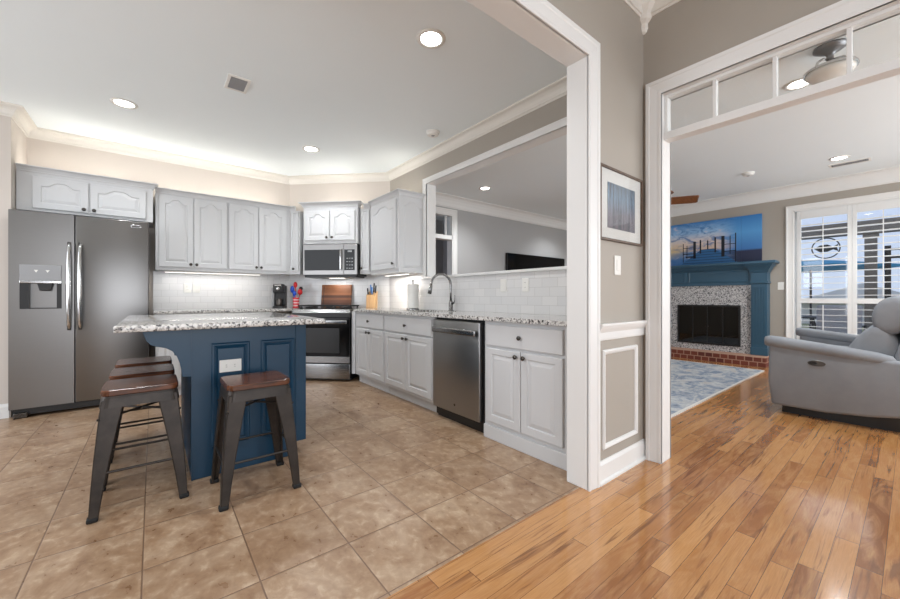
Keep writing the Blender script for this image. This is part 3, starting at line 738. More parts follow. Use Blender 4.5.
plate((7.55, 1.275, 1.23), RR, 'white switch plate on the wall between mantel and shuttered window', 'switch', name='light_switch')
plate((.367, 2.588, .645), R0, 'wide white outlet on the blue island end panel', 'outlet', True)

# ------------------------------------------------------------------ island
t = thing('kitchen_island', 'blue painted kitchen island with granite top and four stools around it', 'island', (0, 0, 0))
IX0, IX1, IY0, IY1 = .174, .818, 2.60, 3.62
b = M()
b.box(IX0, .75, IY0, IY1, 0, .879); b.box(.75, IX1, IY0, IY1, .087, .879)
b.build('base', m_blue, t, bevel=.003)
def raised(b, x0, x1, z0, z1, y):
    L = []
    for ins, dep in ((0, 0), (.008, -.010), (.014, -.010), (.03, -.002), (.036, -.009)):
        L.append([(x0 + ins, y + dep, z0 + ins), (x1 - ins, y + dep, z0 + ins), (x1 - ins, y + dep, z1 - ins), (x0 + ins, y + dep, z1 - ins)])
    b.loops(L, True, True)
for x0, x1 in ((.268, .474), (.535, .742)):
    b = M(); raised(b, x0, x1, .17, .785, IY0); b.build('end_panel', m_blue, t)
b = M(); b.box(IX0 - .002, IX0 + .006, IY0 - .003, IY0, 0, .879); b.build('corner_bead', m_blue, t)
def corbel(y0, y1):
    pts = [(IX0, .879), (-.045, .879), (-.043, .862), (-.028, .82), (-.008, .795), (.02, .785), (.055, .775), (.085, .755), (.105, .725), (.118, .685), (.126, .645), (.13, .605), (IX0, .60)]
    b = M(); b.prism(pts, 'y', y0, y1); return b.build('corbel', m_blue, t, bevel=.002)
corbel(IY0, IY0 + .03); corbel(IY1 - .03, IY1)
b = M(); b.box(-.155, .915, 2.49, 3.92, .879, .914)
b.build('countertop', m_granite, t, bevel=.008, seg=3)

# ------------------------------------------------------------------ stools
t = thing('bar_stool', 'gunmetal stool with walnut seat in front of the blue island end panel', 'stool', (.45, 2.325, 0), 0, 'bar stools at the island')
H = .575
def rsq(w, r, n=5):
    pts = []
    for cx, cy, a0 in ((w - r, w - r, 0), (-w + r, w - r, PI/2), (-w + r, -w + r, PI), (w - r, -w + r, 1.5*PI)):
        for i in range(n + 1):
            a = a0 + PI/2 * i / n; pts.append((cx + r * math.cos(a), cy + r * math.sin(a)))
    return pts
b = M()
b.loops([[(x, y, z) for x, y in rsq(w, .035)] for w, z in ((.150, H), (.154, H + .004), (.154, H + .026), (.150, H + .030))]); b.build('seat', m_seat, t)
b = M()
b.loops([[(x, y, z) for x, y in rsq(w, .035)] for w, z in ((.158, H - .055), (.152, H - .012), (.148, H), (.10, H))], False, True); 
b.build('seat_pan', m_gun, t)
for sx in (-1, 1):
    for sy in (-1, 1):
        b = M(); LL = []
        for u in (0, .25, .5, .75, 1.0):
            z = (H - .02) * (1 - u); c = .150 + (.192 - .150) * u + (.004 * math.sin(PI * u)); wd = .052 * (1 - u) ** 1.1 + .036; th = .012
            o = [(c, c), (c, c - wd), (c - th, c - wd), (c - th, c - th - .012), (c - th - .012, c - th), (c - wd, c - th), (c - wd, c)]
            LL.append([(sx * x, sy * y, z) for x, y in o])
        b.loops(LL); lg = b.build('leg', m_gun, t, bevel=.005)
        b = M(); c = .175
        b.box(min(sx * .155, sx * .197), max(sx * .155, sx * .197), min(sy * .155, sy * .197), max(sy * .155, sy * .197), 0, .022); b.build('rubber_foot', m_rubber, lg, bevel=.006)
for a, c in (((-1, -1), (1, -1)), ((1, -1), (1, 1)), ((1, 1), (-1, 1)), ((-1, 1), (-1, -1))):
    b = M(); r = .172; b.tube([(a[0]*r, a[1]*r, .215), (c[0]*r, c[1]*r, .215)], .0065, 8); b.build('stretcher', m_gun, t)
b = M()
for s in (-1, 1): b.tube([(-.16, -.16 * s, .47), (.16, .16 * s, .47)], .006, 8)
b.build('cross_brace', m_gun, t)
dup(t, (-.047, 2.595, 0), 0, 'nearest walnut and gunmetal stool of the three under the island overhang')
dup(t, (-.047, 3.03, 0), 0, 'middle walnut and gunmetal stool of the three under the island overhang')
dup(t, (-.047, 3.47, 0), 0, 'farthest walnut and gunmetal stool of the three, next to the refrigerator')

# ------------------------------------------------------------------ ceiling fixtures
def downlight(x, y, z, label, watts, group, name='recessed_light', col=(.96, .98, 1.0)):
    t = thing(name, label, 'light', (x, y, z), 0, group)
    b = M(); b.lathe([(.095, 0), (.093, -.006), (.072, -.008), (.066, -.002), (.066, 0)], seg=32); b.build('trim_ring', m_plate, t, smooth=True)
    b = M(); b.lathe([(.066, -.0015), (.064, -.004), (.01, -.005)], seg=24); b.build('lens', m_lamp, t)
    d = bpy.data.lights.new('bulb', 'SPOT'); d.energy = watts; d.color = col; d.spot_size = math.radians(132); d.spot_blend = 0.9; d.shadow_soft_size = .06
    o = bpy.data.objects.new('bulb', d); C.objects.link(o); o.parent = t; o.location = (0, 0, -.03)
    return t
KG = 'recessed lights in the kitchen ceiling'
downlight(-.196, 4.276, CK, 'recessed ceiling light above the refrigerator side of the kitchen', 52, KG)
downlight(1.411, 1.96, CK, 'recessed ceiling light nearest to the cased opening', 52, KG)
downlight(1.399, 4.27, CK, 'recessed ceiling light in front of the range corner', 52, KG)
downlight(-.196, 1.96, CK, 'recessed ceiling light above the near left floor, out of view', 52, KG)
LG = 'recessed lights in the living room ceiling'
downlight(3.97, .56, CK, 'living room ceiling light glowing through the transom glass', 95, LG)
downlight(6.47, .56, CK, 'living room ceiling light next to the air vent seen under the transom', 95, LG)
downlight(4.0, 4.13, CK, 'living room ceiling light seen through the pass-through opening', 80, LG)
downlight(6.47, 4.13, CK, 'living room ceiling light near the television, out of view', 80, LG)
downlight(3.4, 5.8, CK, 'small ceiling light in the hall behind the far doorway', 14, None)
def detector(x, y, label):
    t = thing('smoke_detector', label, 'smoke detector', (x, y, CK))
    b = M(); b.lathe([(.07, 0), (.07, -.012), (.062, -.016), (.055, -.034), (.04, -.038), (.005, -.038)], seg=28); b.build('housing', m_plate, t, smooth=False)
    b = M(); b.lathe([(.018, -.037), (.016, -.041), (.003, -.041)], seg=16); b.build('test_button', m_grey, t)
detector(2.225, 3.057, 'round white smoke detector on the kitchen ceiling near the pass-through')
detector(6.30, 1.40, 'round white smoke detector on the living room ceiling')
def vent(x, y, sx, sy, label):
    t = thing('air_vent', label, 'vent', (x, y, CK), 0)
    b = M()
    b.box(-sx, sx, -sy, -sy + .022, -.008, 0); b.box(-sx, sx, sy - .022, sy, -.008, 0); b.box(-sx, -sx + .022, -sy + .022, sy - .022, -.008, 0); b.box(sx - .022, sx, -sy + .022, sy - .022, -.008, 0)
    b.build('frame', m_plate, t, bevel=.002)
    b = M(); b.box(-sx + .022, sx - .022, -sy + .022, sy - .022, -.002, 0); b.build('duct', m_cabin, t)
    b = M(); n = int((2 * sy - .044) / .02)
    for i in range(n):
        yy = -sy + .03 + i * .02
        b.hexa([(-sx + .022, yy, -.002), (sx - .022, yy, -.002), (sx - .022, yy + .002, -.002), (-sx + .022, yy + .002, -.002)], [(-sx + .022, yy + .008, -.009), (sx - .022, yy + .008, -.009), (sx - .022, yy + .010, -.009), (-sx + .022, yy + .010, -.009)])
    b.build('louvre', m_grey, t)
vent(.52, 3.325, .078, .115, 'white ceiling air vent with grey slats above the island')
vent(6.80, .50, .08, .18, 'slim white air vent beside the living room ceiling light')
# strip lights above and below the wall cabinets
def strip(loc, rz, w, z, up, watts, label, col=(1.0, .95, .88)):
    t = thing('light_strip', label, 'light', (loc[0], loc[1], z), rz)
    b = M(); b.box(0, w, 0, .03, (-.004 if up else 0), (0 if up else .012)); b.build('housing', m_plate, t)
    b = M(); b.box(.01, w - .01, .006, .024, (0 if up else -.003), (.003 if up else 0)); b.build('diffuser', m_strip, t)
    d = bpy.data.lights.new('glow', 'AREA'); d.shape = 'RECTANGLE'; d.size = w; d.size_y = .03; d.energy = watts; d.color = col
    o = bpy.data.objects.new('glow', d); C.objects.link(o); o.parent = t; o.location = (w / 2, .015, .008 if up else -.008)
    if up: o.rotation_euler = (PI, 0, 0)
strip((-.92, 5.25), R0, .86, 2.221, True, 2.6, 'warm light strip hidden on top of the refrigerator cabinet')
strip((.05, 5.30), R0, 1.30, 2.206, True, 3.6, 'warm light strip hidden on top of the two tall wall cabinets')
p = diag(sm0 + .05, 6.62); strip(p, RD, .62, 2.221, True, 2.0, 'warm light strip hidden on top of the microwave cabinet')
strip((2.33, 4.30), RR, .60, 2.232, True, 1.3, 'warm light strip hidden on top of the cabinet by the pass-through')
strip((.10, 5.33), R0, 1.0, 1.346, False, 1.9, 'light strip under the tall wall cabinets of the back wall', (1.0, .97, .93))
strip((2.34, 4.28), RR, .56, 1.331, False, 4.0, 'light strip under the cabinet beside the pass-through', (1.0, .95, .88))

# ------------------------------------------------------------------ framed print on the short wall
t = thing('framed_print', 'brown framed print of blurred blue streaks on the greige wall', 'picture', (1.955, 1.115, 1.388))
FW, FH = .52, .425
b = M()
for q in ((0, FW, -.022, -.004, 0, .012), (0, FW, -.022, -.004, FH - .012, FH), (0, .012, -.022, -.004, .012, FH - .012), (FW - .012, FW, -.022, -.004, .012, FH - .012)): b.box(*q)
b.build('frame', m_framew, t)
b = M(); b.box(.012, FW - .012, -.010, -.002, .012, FH - .012); b.build('mat', paint('white_mat', (224, 220, 216), .8), t)
k = N('blurred_streak_print'); o = k.obj(); x, y, z = k.sep(o)
st = k.noise(k.mapping(o, (22, 1, 1.6)), 2.4, 4, .6)
gr = k.ramp(z, [(0.06, lin((96, 84, 98))), (0.16, lin((120, 112, 126))), (0.26, lin((112, 142, 170))), (0.36, lin((74, 92, 112)))])
k.base(k.mix(k.ramp(st, [(.40, (0, 0, 0)), (.60, (.85, .85, .85))]), gr, lin((54, 58, 72)))); m_print = k.set(rough=.5)
b = M(); b.box(.095, .43, -.012, -.0095, .075, .34); b.build('print', m_print, t)
b = M(); b.box(.013, FW - .013, -.0165, -.0145, .013, FH - .013); b.build('glazing', m_glass, t)

# ------------------------------------------------------------------ living room : fireplace
FY = 2.21
t = thing('fireplace', 'blue mantel fireplace with granite surround and brick hearth', 'fireplace', (7.55, FY, 0))
b = M(); b.box(-.42, -.0, -.835, .80, 0, .15); b.build('hearth', m_brick, t, bevel=.006)
def sur(b, x0, x1):
    b.box(x0, x1, -.605, -.455, .15, 1.25); b.box(x0, x1, .455, .605, .15, 1.25); b.box(x0, x1, -.455, .455, .915, 1.25); b.box(x0, x1, -.455, .455, .15, .255)
b = M(); sur(b, -.12, -.06); b.build('granite_surround', m_granite2, t)
b = M(); b.box(-.10, .0, -.455, .455, .255, .30); b.box(-.10, 0, -.455, .455, .895, .915); b.box(-.02, -.005, -.455, .455, .30, .90); b.box(-.10, -.02, -.455, -.44, .3, .9); b.box(-.10, -.02, .44, .455, .3, .9); b.build('firebox', m_iron, t)
b = M()
b.box(-.135, -.115, -.462, .462, .895, .925); b.box(-.135, -.115, -.462, .462, .25, .28); b.box(-.135, -.115, -.462, -.437, .28, .895); b.box(-.135, -.115, .437, .462, .28, .895)
for y in (-.22, 0, .22): b.box(-.135, -.118, y - .007, y + .007, .28, .895)
dr = b.build('glass_door', m_black, t)
b = M(); b.box(-.126, -.122, -.437, .437, .28, .895); b.build('pane', m_smoke, dr)
b = M()
for y in (-.02, .02): b.lathe([(.004, -.135), (.009, -.15), (.003, -.155)], (0, y, .56), 10, 'x')
b.build('handle', m_dknob, dr)
# logs
b = M()
for i, (y0, y1, z, x) in enumerate(((-.25, .25, .345, -.06), (-.2, .28, .36, -.05), (-.22, .2, .42, -.055))): b.tube([(x, y0, z), (x, y1, z + .02)], .03, 8)
b.build('log', m_framew, t)
for s in (-1, 1):
    b = M(); y0, y1 = (s * .605, s * .805) if s > 0 else (-.805, -.605)
    b.box(-.175, -.0, y0, y1, .27, 1.27); b.box(-.185, 0, y0 - .006, y1 + .006, .15, .27)
    for i in range(5):
        yy = y0 + .024 + i * .034; b.box(-.181, -.175, yy, yy + .016, .33, 1.22)
    b.build('pilaster', m_mblue, t, bevel=.003)
b = M(); b.box(-.15, 0, -.605, .605, 1.25, 1.55); b.build('frieze', m_mblue, t, bevel=.003)
b = M()
for y0, y1 in ((-.56, -.17), (-.13, .56)):
    pass
raisedL = []
for y0, y1 in ((-.57, .28), (.33, .57)):
    L = []
    for ins, dep in ((0, -.002), (.006, .008), (.016, .008), (.022, .003)):
        L.append([(-.15 - dep, y0 + ins, 1.30 + ins), (-.15 - dep, y1 - ins, 1.30 + ins), (-.15 - dep, y1 - ins, 1.50 - ins), (-.15 - dep, y0 + ins, 1.50 - ins)])
    b.loops(L, False, True)
b.build('frieze_panel', m_mblue, t)
b = M()
prof = [(-.01, 1.27), (.012, 1.275), (.012, 1.30), (.003, 1.31), (.003, 1.44), (.012, 1.45), (.02, 1.48), (.05, 1.53), (.07, 1.55), (.075, 1.575), (-.01, 1.575)]
for s in (-1, 1):
    ya, yb = (.605, .805) if s > 0 else (-.805, -.605)
    b.box(-.174, 0, ya + .002, yb - .002, 1.271, 1.574)
    b.sweep([(0, yb), (-.176, yb), (-.176, ya), (-.15, ya)], prof, -1) if s > 0 else b.sweep([(-.15, yb), (-.176, yb), (-.176, ya), (0, ya)], prof, -1)
b.sweep([(-.15, .605), (-.15, -.605)], [(-.01, 1.50), (.02, 1.51), (.06, 1.555), (.07, 1.575), (-.01, 1.575)], -1)
b.build('cornice', m_mblue, t)
b = M(); b.box(-.285, 0, -.92, .92, 1.575, 1.618); b.build('mantel_shelf', m_mblue, t, bevel=.008, seg=3)

# pier painting on the mantel : three canvases
k = N('painted_dusk_sky'); o = k.obj(); x, y, z = k.sep(o)
cl = k.noise(k.mapping(o, (1, 1.6, 4.2), (0, 0, 0), (0.35, 0, 0)), 2.6, 6, .62, .8)
low = k.ramp(z, [(0.0, lin((60, 104, 160))), (0.23, lin((90, 136, 186))), (0.27, lin((214, 186, 160))), (0.42, lin((222, 206, 198))), (0.58, lin((150, 190, 226))), (0.75, lin((60, 126, 190)))])
yy = k.ramp(y, [(-.0, (0, 0, 0)), (.35, (1, 1, 1))])
c = k.mix(k.ramp(cl, [(.48, (0, 0, 0)), (.60, (.8, .8, .8))]), low, lin((52, 108, 168)))
c = k.mix(k.ramp(cl, [(.34, (.7, .7, .7)), (.44, (0, 0, 0))]), c, lin((206, 200, 210)))
edge = k.math('LESS_THAN', y, -.30)
right = k.ramp(z, [(0.0, lin((36, 44, 70))), (0.19, lin((44, 50, 78))), (0.22, lin((64, 120, 184))), (0.5, lin((86, 156, 214))), (0.75, lin((52, 122, 188)))])
fy = k.ramp(k.math('MULTIPLY', y, -1.0), [(.12, (0, 0, 0)), (.40, (1, 1, 1))])
c = k.mix(fy, c, right); glow = k.ramp(y, [(.28, (0, 0, 0)), (.6, (.7, .7, .7))])
c = k.mix(k.math('MULTIPLY', k.ramp(z, [(.12, (0, 0, 0)), (.25, (1, 1, 1)), (.5, (0, 0, 0))]), glow), c, lin((214, 190, 130)))
k.base(c); m_canvas = k.set(rough=.6)
m_dock = N('painted_pier_boards'); z = m_dock.sep(m_dock.obj())[2]
m_dock.base(m_dock.mix(m_dock.math('GREATER_THAN', m_dock.math('FRACT', m_dock.math('MULTIPLY', z, 22.0)), .78), lin((42, 100, 150)), lin((30, 58, 96)))); m_dock = m_dock.set(rough=.6)
m_ink = paint('painted_dark_posts', (20, 24, 36), .6)
t = thing('pier_painting', 'wide three-panel painting of a blue pier at dusk standing on the mantel', 'painting', (7.545, FY, 1.622))
for y0, y1 in ((-.71, -.456), (-.454, .454), (.456, .71)):
    b = M(); b.box(-.032, -.002, y0, y1, 0, .76); b.build('canvas', m_canvas, t)
b = M(); b.prism([(.46, 0), (-.42, 0), (-.07, .27), (.12, .27)], 'x', -.0335, -.032); b.build('pier_deck', m_dock, t)
b = M()
for y, z0, z1, w in ((.40, .06, .40, .012), (.34, .12, .36, .010), (.22, .12, .42, .04), (.13, .2, .44, .022), (.02, .27, .42, .018), (-.09, .2, .46, .022), (-.20, .12, .47, .045), (-.30, .16, .46, .012), (-.375, .02, .50, .014)):
    b.box(-.0345, -.033, y - w / 2, y + w / 2, z0, z1)
b.box(-.0345, -.033, .22, .40, .20, .215); b.box(-.0345, -.033, .22, .40, .31, .32); b.box(-.0345, -.033, -.375, -.20, .20, .215); b.box(-.0345, -.033, -.375, -.20, .32, .33)
b.box(-.0345, -.033, .20, .36, .14, .165)
b.build('pier_posts', m_ink, t)

# ------------------------------------------------------------------ shuttered window
t = M()
Y0, Y1, Z0, Z1 = 1.13, -1.05, .30, 2.35
pr = casing_prof(.085, .024)
t.loops([[(7.55 - q, Y0 + a, Z0 - .09) for a, q in pr], [(7.55 - q, Y0 + a, Z1 + a) for a, q in pr], [(7.55 - q, Y1 - a, Z1 + a) for a, q in pr], [(7.55 - q, Y1 - a, Z0 - .09) for a, q in pr]])
t.box(7.50, 7.60, Y1 - .085, Y0 + .085, Z0 - .03, Z0); t.box(7.53, 7.55, Y1 - .06, Y0 + .06, Z0 - .11, Z0 - .03)
t.box(7.54, 7.66, Y0 - .012, Y0, Z0, Z1); t.box(7.54, 7.66, Y1, Y1 + .012, Z0, Z1); t.box(7.54, 7.66, Y1, Y0, Z1 - .012, Z1)
t.box(7.61, 7.65, Y0 - .05, Y0 - .012, Z0, Z1); t.box(7.61, 7.65, Y1 + .012, Y1 + .05, Z0, Z1); t.box(7.61, 7.65, Y1 + .05, Y0 - .05, Z1 - .05, Z1 - .012); t.box(7.61, 7.65, Y1 + .05, Y0 - .05, Z0, Z0 + .05)
win = struct(t.build('window_3', m_trim))
b = M(); b.box(7.628, 7.632, Y1 + .05, Y0 - .05, Z0 + .05, Z1 - .05); b.build('pane', m_glass, win)
m_lv = paint('shutter_white', (224, 225, 224), .4)
labs = ['white plantation shutter panel nearest the fireplace', 'white plantation shutter panel behind the recliner headrest', 'white plantation shutter panel at the far right end of the window', 'last white plantation shutter panel of the window, out of view']
for i in range(4):
    ya = 1.09 - i * .5625 + .0; yb = ya - .5625 + .002
    t = thing('plantation_shutter', labs[i], 'shutter', (7.545, 0, 0), 0, 'plantation shutters in the living room window')
    b = M(); st = .044
    b.box(-.014, .014, yb, yb + st, Z0, Z1 - .015); b.box(-.014, .014, ya - st, ya, Z0, Z1 - .015)
    b.box(-.014, .014, yb + st, ya - st, Z1 - .13, Z1 - .015); b.box(-.014, .014, yb + st, ya - st, .97, 1.04); b.box(-.014, .014, yb + st, ya - st, Z0, Z0 + .11)
    b.build('frame', m_lv, t, bevel=.003)
    b = M()
    def louv(z):
        a = .04; c, s = math.cos(a) * .040, math.sin(a) * .040
        b.hexa([(-c, yb + st + .002, z + s - .003), (c, yb + st + .002, z - s - .003), (c, ya - st - .002, z - s - .003), (-c, ya - st - .002, z + s - .003)],
               [(-c, yb + st + .002, z + s + .003), (c, yb + st + .002, z - s + .003), (c, ya - st - .002, z - s + .003), (-c, ya - st - .002, z + s + .003)])
    z = 1.085
    while z < Z1 - .15: louv(z); z += .086
    z = .455
    while z < .96: louv(z); z += .086
    b.build('louvers', m_lv, t)
    b = M(); ym = (ya + yb) / 2; b.box(-.056, -.044, ym - .005, ym + .005, 1.06, Z1 - .15); b.box(-.056, -.044, ym - .005, ym + .005, .43, .95); b.build('tilt_rod', m_lv, t)

# ------------------------------------------------------------------ television, fan, semi flush light
t = thing('television', 'large black flat television on the far living room wall', 'television', (6.14, 4.85, 0))
b = M(); b.box(-.92, .92, -.06, -.02, .86, 1.90); b.box(-.3, .3, -.02, -.002, 1.2, 1.6); b.build('housing', m_black, t, bevel=.003)
b = M(); b.box(-.91, .91, -.0625, -.06, .875, 1.89); b.build('screen', m_blackg, t)
t = thing('ceiling_fan', 'brown bladed ceiling fan in the living room, one blade tip showing', 'ceiling fan', (5.42, 2.40, CK), 0)
b = M(); b.lathe([(.075, 0), (.075, -.03), (.03, -.06), (.012, -.065), (.012, -.28), (.05, -.29), (.10, -.315), (.105, -.38), (.07, -.41), (.01, -.415)], seg=28); b.build('motor', m_dknob, t)
b = M(); b.lathe([(.09, -.415), (.11, -.44), (.10, -.49), (.05, -.515), (.005, -.52)], seg=24); b.build('bowl', m_plate, t, smooth=True)
for i in range(5):
    a = -1.03 + i * 2 * PI / 5; ca, sa = math.cos(a), math.sin(a)
    b = M(); L = []
    for r, w in ((.17, .05), (.26, .072), (.60, .085), (.655, .075), (.675, .045)):
        L.append([(ca * r - sa * q, sa * r + ca * q, -.355 + (-.03 if q > 0 else .03) * (w > .02) + h) for q, h in ((-w, 0), (w, 0), (w, .008), (-w, .008))])
    b.loops(L); bl = b.build('blade', m_fanw, t)
    b = M(); b.tube([(ca * .09, sa * .09, -.36), (ca * .2, sa * .2, -.36)], .012, 8); b.build('bracket', m_dknob, bl)
t = thing('semi_flush_light', 'nickel semi flush ceiling light with curved arms seen through the transom glass', 'light', (3.55, .35, CK), 0)
b = M(); b.lathe([(.085, 0), (.085, -.012), (.06, -.03), (.03, -.045), (.018, -.06), (.018, -.10), (.03, -.11), (.005, -.115)], seg=24); b.build('canopy', steel('grey_nickel', (120, 120, 122), .4, (1, 1, 1)), t, smooth=True)
b = M(); b.lathe([(.125, -.165), (.133, -.165), (.133, -.150), (.125, -.150), (.125, -.165)], seg=40, cap=False); b.build('ring', m_chrome, t)
for i in range(3):
    a = .6 + i * 2 * PI / 3; b = M(); b.tube([(0, 0, -.09), (math.cos(a)*.06, math.sin(a)*.06, -.09), (math.cos(a)*.11, math.sin(a)*.11, -.12), (math.cos(a)*.129, math.sin(a)*.129, -.16)], .007, 8); b.build('arm', m_chrome, t, smooth=True)
b = M(); b.lathe([(.124, -.16), (.12, -.18), (.10, -.20), (.06, -.215), (.005, -.22)], seg=32); b.build('bowl', m_plate, t, smooth=True)

# ------------------------------------------------------------------ recliner
HW = .80       # two seats wide, facing the television (+y)
t = thing('recliner', 'light grey two seat power recliner on the oak floor before the shuttered window', 'recliner', (4.45 + HW, .42, 0), 0)
for s in (-1, 1):
    x0, x1 = (-HW, -HW + .13) if s < 0 else (HW - .13, HW)
    b = M(); b.prism([(-.50, .17), (-.40, .135), (-.2, .10), (.05, .075), (.40, .075), (.425, .30), (.415, .645), (0, .60), (-.36, .56), (-.50, .46)], 'x', x0, x1); sp = b.build('side_panel', m_fabric, t, bevel=.025, seg=4)
    b = M(); L = []
    for i, (y, z, w, h) in enumerate(((.452, .652, .03, .015), (.450, .650, .066, .04), (.42, .648, .082, .052), (.34, .640, .084, .055), (.0, .600, .082, .052), (-.24, .570, .076, .048), (-.32, .560, .05, .035), (-.335, .556, .02, .015))):
        xm = (x0 + x1) / 2
        L.append([(xm + w * math.copysign(abs(math.cos(2*PI*k/16)) ** .75, math.cos(2*PI*k/16)), y, z + h * math.copysign(abs(math.sin(2*PI*k/16)) ** .8, math.sin(2*PI*k/16))) for k in range(16)])
    b.loops(L); b.build('armrest', m_fabric, t, smooth=True)
    if s < 0:
        b = M()
        L = [[(xx, .10 + .056 * math.cos(2*PI*k/28) * q, .49 + .024 * math.sin(2*PI*k/28) * q) for k in range(28)] for xx, q in ((-HW, 1.0), (-HW - .0055, 1.0), (-HW - .007, .93))]
        b.loops(L); cp = b.build('control_plate', m_dknob, sp)
        b = M()
        L = [[(xx, .122 + .026 * math.cos(2*PI*k/24) * q, .49 + .016 * math.sin(2*PI*k/24) * q) for k in range(24)] for xx, q in ((-HW - .006, 1.0), (-HW - .010, .9))]
        b.loops(L); b.build('control_button', m_black, cp)
def cushion(prof, x0, x1, name):
    b = M(); L = []
    for u, q in ((0, .55), (.03, .82), (.09, .96), (.25, 1.0), (.5, 1.02), (.75, 1.0), (.91, .96), (.97, .82), (1, .55)):
        cy = sum(p[0] for p in prof) / len(prof); cz = sum(p[1] for p in prof) / len(prof)
        L.append([(x0 + (x1 - x0) * u, cy + (y - cy) * q, cz + (z - cz) * (q * .4 + .6)) for y, z in prof])
    b.loops(L); return b.build(name, m_fabric, t, smooth=True, sub=1)
for x0, x1 in ((-HW + .13, -.005), (.005, HW - .13)):
    b = M(); b.box(x0, x1, -.36, .40, .30, .53); b.build('seat_cushion', m_fabric, t, bevel=.06, seg=5)
    b = M(); b.box(x0, x1, .36, .43, .10, .44); b.build('footrest', m_fabric, t, bevel=.03, seg=4)
    cushion([(-.14, .46), (-.05, .50), (-.03, .56), (-.10, .70), (-.20, .84), (-.32, .84), (-.40, .62), (-.36, .46)], x0, x1, 'lumbar_cushion')
    cushion([(-.25, .745), (-.205, .80), (-.19, .92), (-.235, 1.03), (-.32, 1.08), (-.42, 1.06), (-.46, .92), (-.38, .745)], x0, x1, 'head_cushion')
b = M(); b.prism([(-.30, .30), (-.40, .30), (-.54, .98), (-.52, 1.04), (-.44, 1.04), (-.33, .60)], 'x', -HW + .10, HW - .10); b.build('back_shell', m_fabric, t, bevel=.03, seg=4)
b = M(); b.box(-HW + .10, HW - .10, -.40, .34, .0, .13); b.build('base_frame', m_black, t)

# ------------------------------------------------------------------ rug
t = thing('area_rug', 'distressed blue and cream area rug before the hearth', 'rug', (5.0, 2.45, 0))
b = M(); b.box(-1.75, 1.80, -1.10, 1.10, 0, .010); b.build('pile', m_rug, t)
b = M()
for q in ((-1.77, 1.82, -1.12, -1.10, 0, .012), (-1.77, 1.82, 1.10, 1.12, 0, .012), (-1.77, -1.75, -1.10, 1.10, 0, .012), (1.80, 1.82, -1.10, 1.10, 0, .012)): b.box(*q)
b.build('binding', m_rugb, t)

# ------------------------------------------------------------------ outside
k = N('lawn'); o = k.obj(); k.base(k.mix(k.noise(o, .6, 6), lin((112, 120, 84)), lin((158, 156, 122)))); m_lawn = k.set(rough=.95)
m_conc = paint('patio_concrete', (214, 211, 204), .8, .06)
m_postw = paint('weathered_post_paint', (120, 114, 106), .7, .08)
m_dark = paint('dark_patio_metal', (40, 42, 46), .5)
m_cush = paint('grey_patio_cushion', (150, 152, 160), .9)
m_teal = paint('teal_umbrella_cloth', (36, 140, 176), .8)
m_leaf = N('foliage'); o = m_leaf.obj(); m_leaf.base(m_leaf.mix(m_leaf.noise(o, 7, 5), lin((66, 78, 48)), lin((122, 132, 92)))); m_leaf = m_leaf.set(rough=.9)
b = M(); b.box(7.7, 120, -60, 60, -.62, -.5); struct(b.build('floor_lawn', m_lawn))
b = M(); b.box(7.7, 14.2, -5, 6, -.5, -.08); struct(b.build('floor_patio', m_conc))
b = M(); b.box(9.9, 10.15, -6, 6, 2.20, 2.42); struct(b.build('trim_17', m_postw))
b = M(); b.box(9.95, 10.10, .40, .55, -.08, 2.20); b.box(9.93, 10.12, .38, .57, -.08, .08); b.box(9.93, 10.12, .38, .57, 2.12, 2.20)
tag(b.build('porch_post', m_postw), 'grey square porch post outside the shuttered window', 'post')
t = thing('patio_umbrella', 'open teal patio umbrella outside beyond the shutters', 'umbrella', (12.46, 1.557, -.08))
b = M(); n = 8
ap = [(0, 0, 1.98)]
rim = [(1.40 * math.cos(2*PI*i/n), 1.40 * math.sin(2*PI*i/n), 1.70) for i in range(n)]
b.loops([[(x * q, y * q, z0) for x, y, z in rim] for q, z0 in ((1, 1.79), (1, 1.85), (.5, 1.96), (.03, 2.04))], True, True); b.build('canopy', m_teal, t)
b = M(); b.lathe([(.24, 0), (.24, .05), (.04, .08), (.022, .10), (.022, 2.0)], seg=14); b.build('pole', m_dark, t)
t = thing('hanging_ornament', 'round black metal ornament with a fish shape hanging outside the window', 'ornament', (10.02, 1.046, 1.99), 0)
b = M(); b.tube([(0, .19 * math.cos(2*PI*i/32), .19 * math.sin(2*PI*i/32)) for i in range(33)], .010, 8); b.tube([(0, 0, .185), (0, 0, .212)], .003, 6); b.build('ring', m_dark, t)
b = M(); fish = [(.16, 0), (.08, .06), (-.02, .07), (-.10, .02), (-.17, .07), (-.15, 0), (-.17, -.07), (-.10, -.03), (-.02, -.07), (.08, -.07)]
b.prism(fish, 'x', -.006, .006); b.build('fish', m_dark, t)
def patio_chair(x, y, rz, lab):
    t = thing('patio_chair', lab, 'chair', (x, y, -.08), rz, 'patio chairs outside the window')
    b = M(); b.box(-.29, .29, -.28, .28, .36, .42); b.build('seat', m_dark, t)
    b = M(); b.box(-.25, .25, -.25, .25, .42, .52); b.build('seat_cushion', m_cush, t, bevel=.03, seg=3)
    b = M(); b.hexa([(-.27, .20, .45), (.27, .20, .45), (.27, .28, .45), (-.27, .28, .45)], [(-.27, .34, 1.0), (.27, .34, 1.0), (.27, .42, 1.0), (-.27, .42, 1.0)]); b.build('backrest', m_cush, t, bevel=.03, seg=3)
    for sx in (-1, 1):
        b = M(); b.tube([(sx*.31, -.28, .02), (sx*.31, -.28, .62), (sx*.31, .28, .66), (sx*.31, .33, .02)], .02, 8); b.build('arm_frame', m_dark, t)
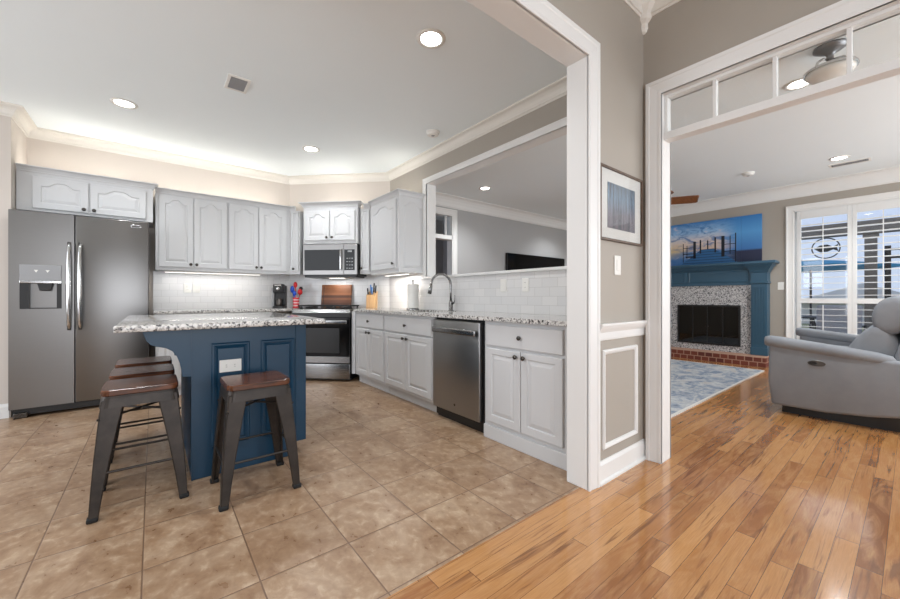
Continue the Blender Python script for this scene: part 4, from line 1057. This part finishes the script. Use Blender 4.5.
patio_chair(9.4, .85, 1.75, 'dark framed patio chair with grey cushions just outside the window')
patio_chair(9.5, -.25, 1.4, 'grey cushioned patio chair nearer the right end of the window')
t = thing('patio_table', 'round dark patio table outside beside the umbrella pole', 'table', (10.9, 1.45, -.08))
b = M(); b.lathe([(.5, .70), (.5, .73), (.02, .735)], seg=28); b.build('tabletop', m_dark, t)
for i in range(4):
    a = PI/4 + i*PI/2; b = M(); b.tube([(math.cos(a)*.15, math.sin(a)*.15, .70), (math.cos(a)*.36, math.sin(a)*.36, .01)], .018, 8); b.build('leg', m_dark, t)
t = thing('plant_hook', 'tall black garden hook with side arms outside the window', 'garden hook', (10.75, .30, -.08))
b = M(); b.box(-.04, .04, -.04, .04, 0, 2.10); b.build('stake', m_dark, t)
b = M(); b.tube([(0, 0, 2.03), (0, -.4, 2.03), (0, -.5, 1.99)], .02, 8); b.tube([(0, 0, 1.88), (0, -.35, 1.88)], .02, 8); b.build('arm', m_dark, t)
for x, y, r, h, lab in ((34, 8.2, 1.7, 2.2, 'bushy tree on the lawn beyond the umbrella'), (46, -2.0, 2.0, 2.0, 'bushy tree on the lawn behind the porch post'), (30, -4.5, 1.9, 2.4, 'bushy tree on the far right of the lawn')):
    t = thing('tree', lab, 'tree', (x, y, -.5), 0, 'trees beyond the lawn')
    b = M()
    for i in range(14):
        a = random.random() * 6.28; q = random.random() ** .5 * r * .7
        b.ico((math.cos(a) * q, math.sin(a) * q, h * .5 + random.random() * h * .35), r * (.35 + .2 * random.random()), sub=2)
    b.build('crown', m_leaf, t)
    b = M(); b.tube([(0, 0, 0), (0, 0, h * .6)], .16, 8); b.build('trunk', m_postw, t)
t = thing('neighbour_house', 'low pale neighbouring house with a wide roof beyond the lawn', 'house', (30, 1.9, -.5), 0)
b = M(); b.box(0, 5, -2.6, 2.4, 0, 1.2); b.build('wall', m_conc, t)
b = M(); b.prism([(-3.0, 1.2), (2.8, 1.2), (-.2, 2.3)], 'x', -.4, 5.4); b.build('roof', paint('pale_roof', (226, 224, 222), .8), t)
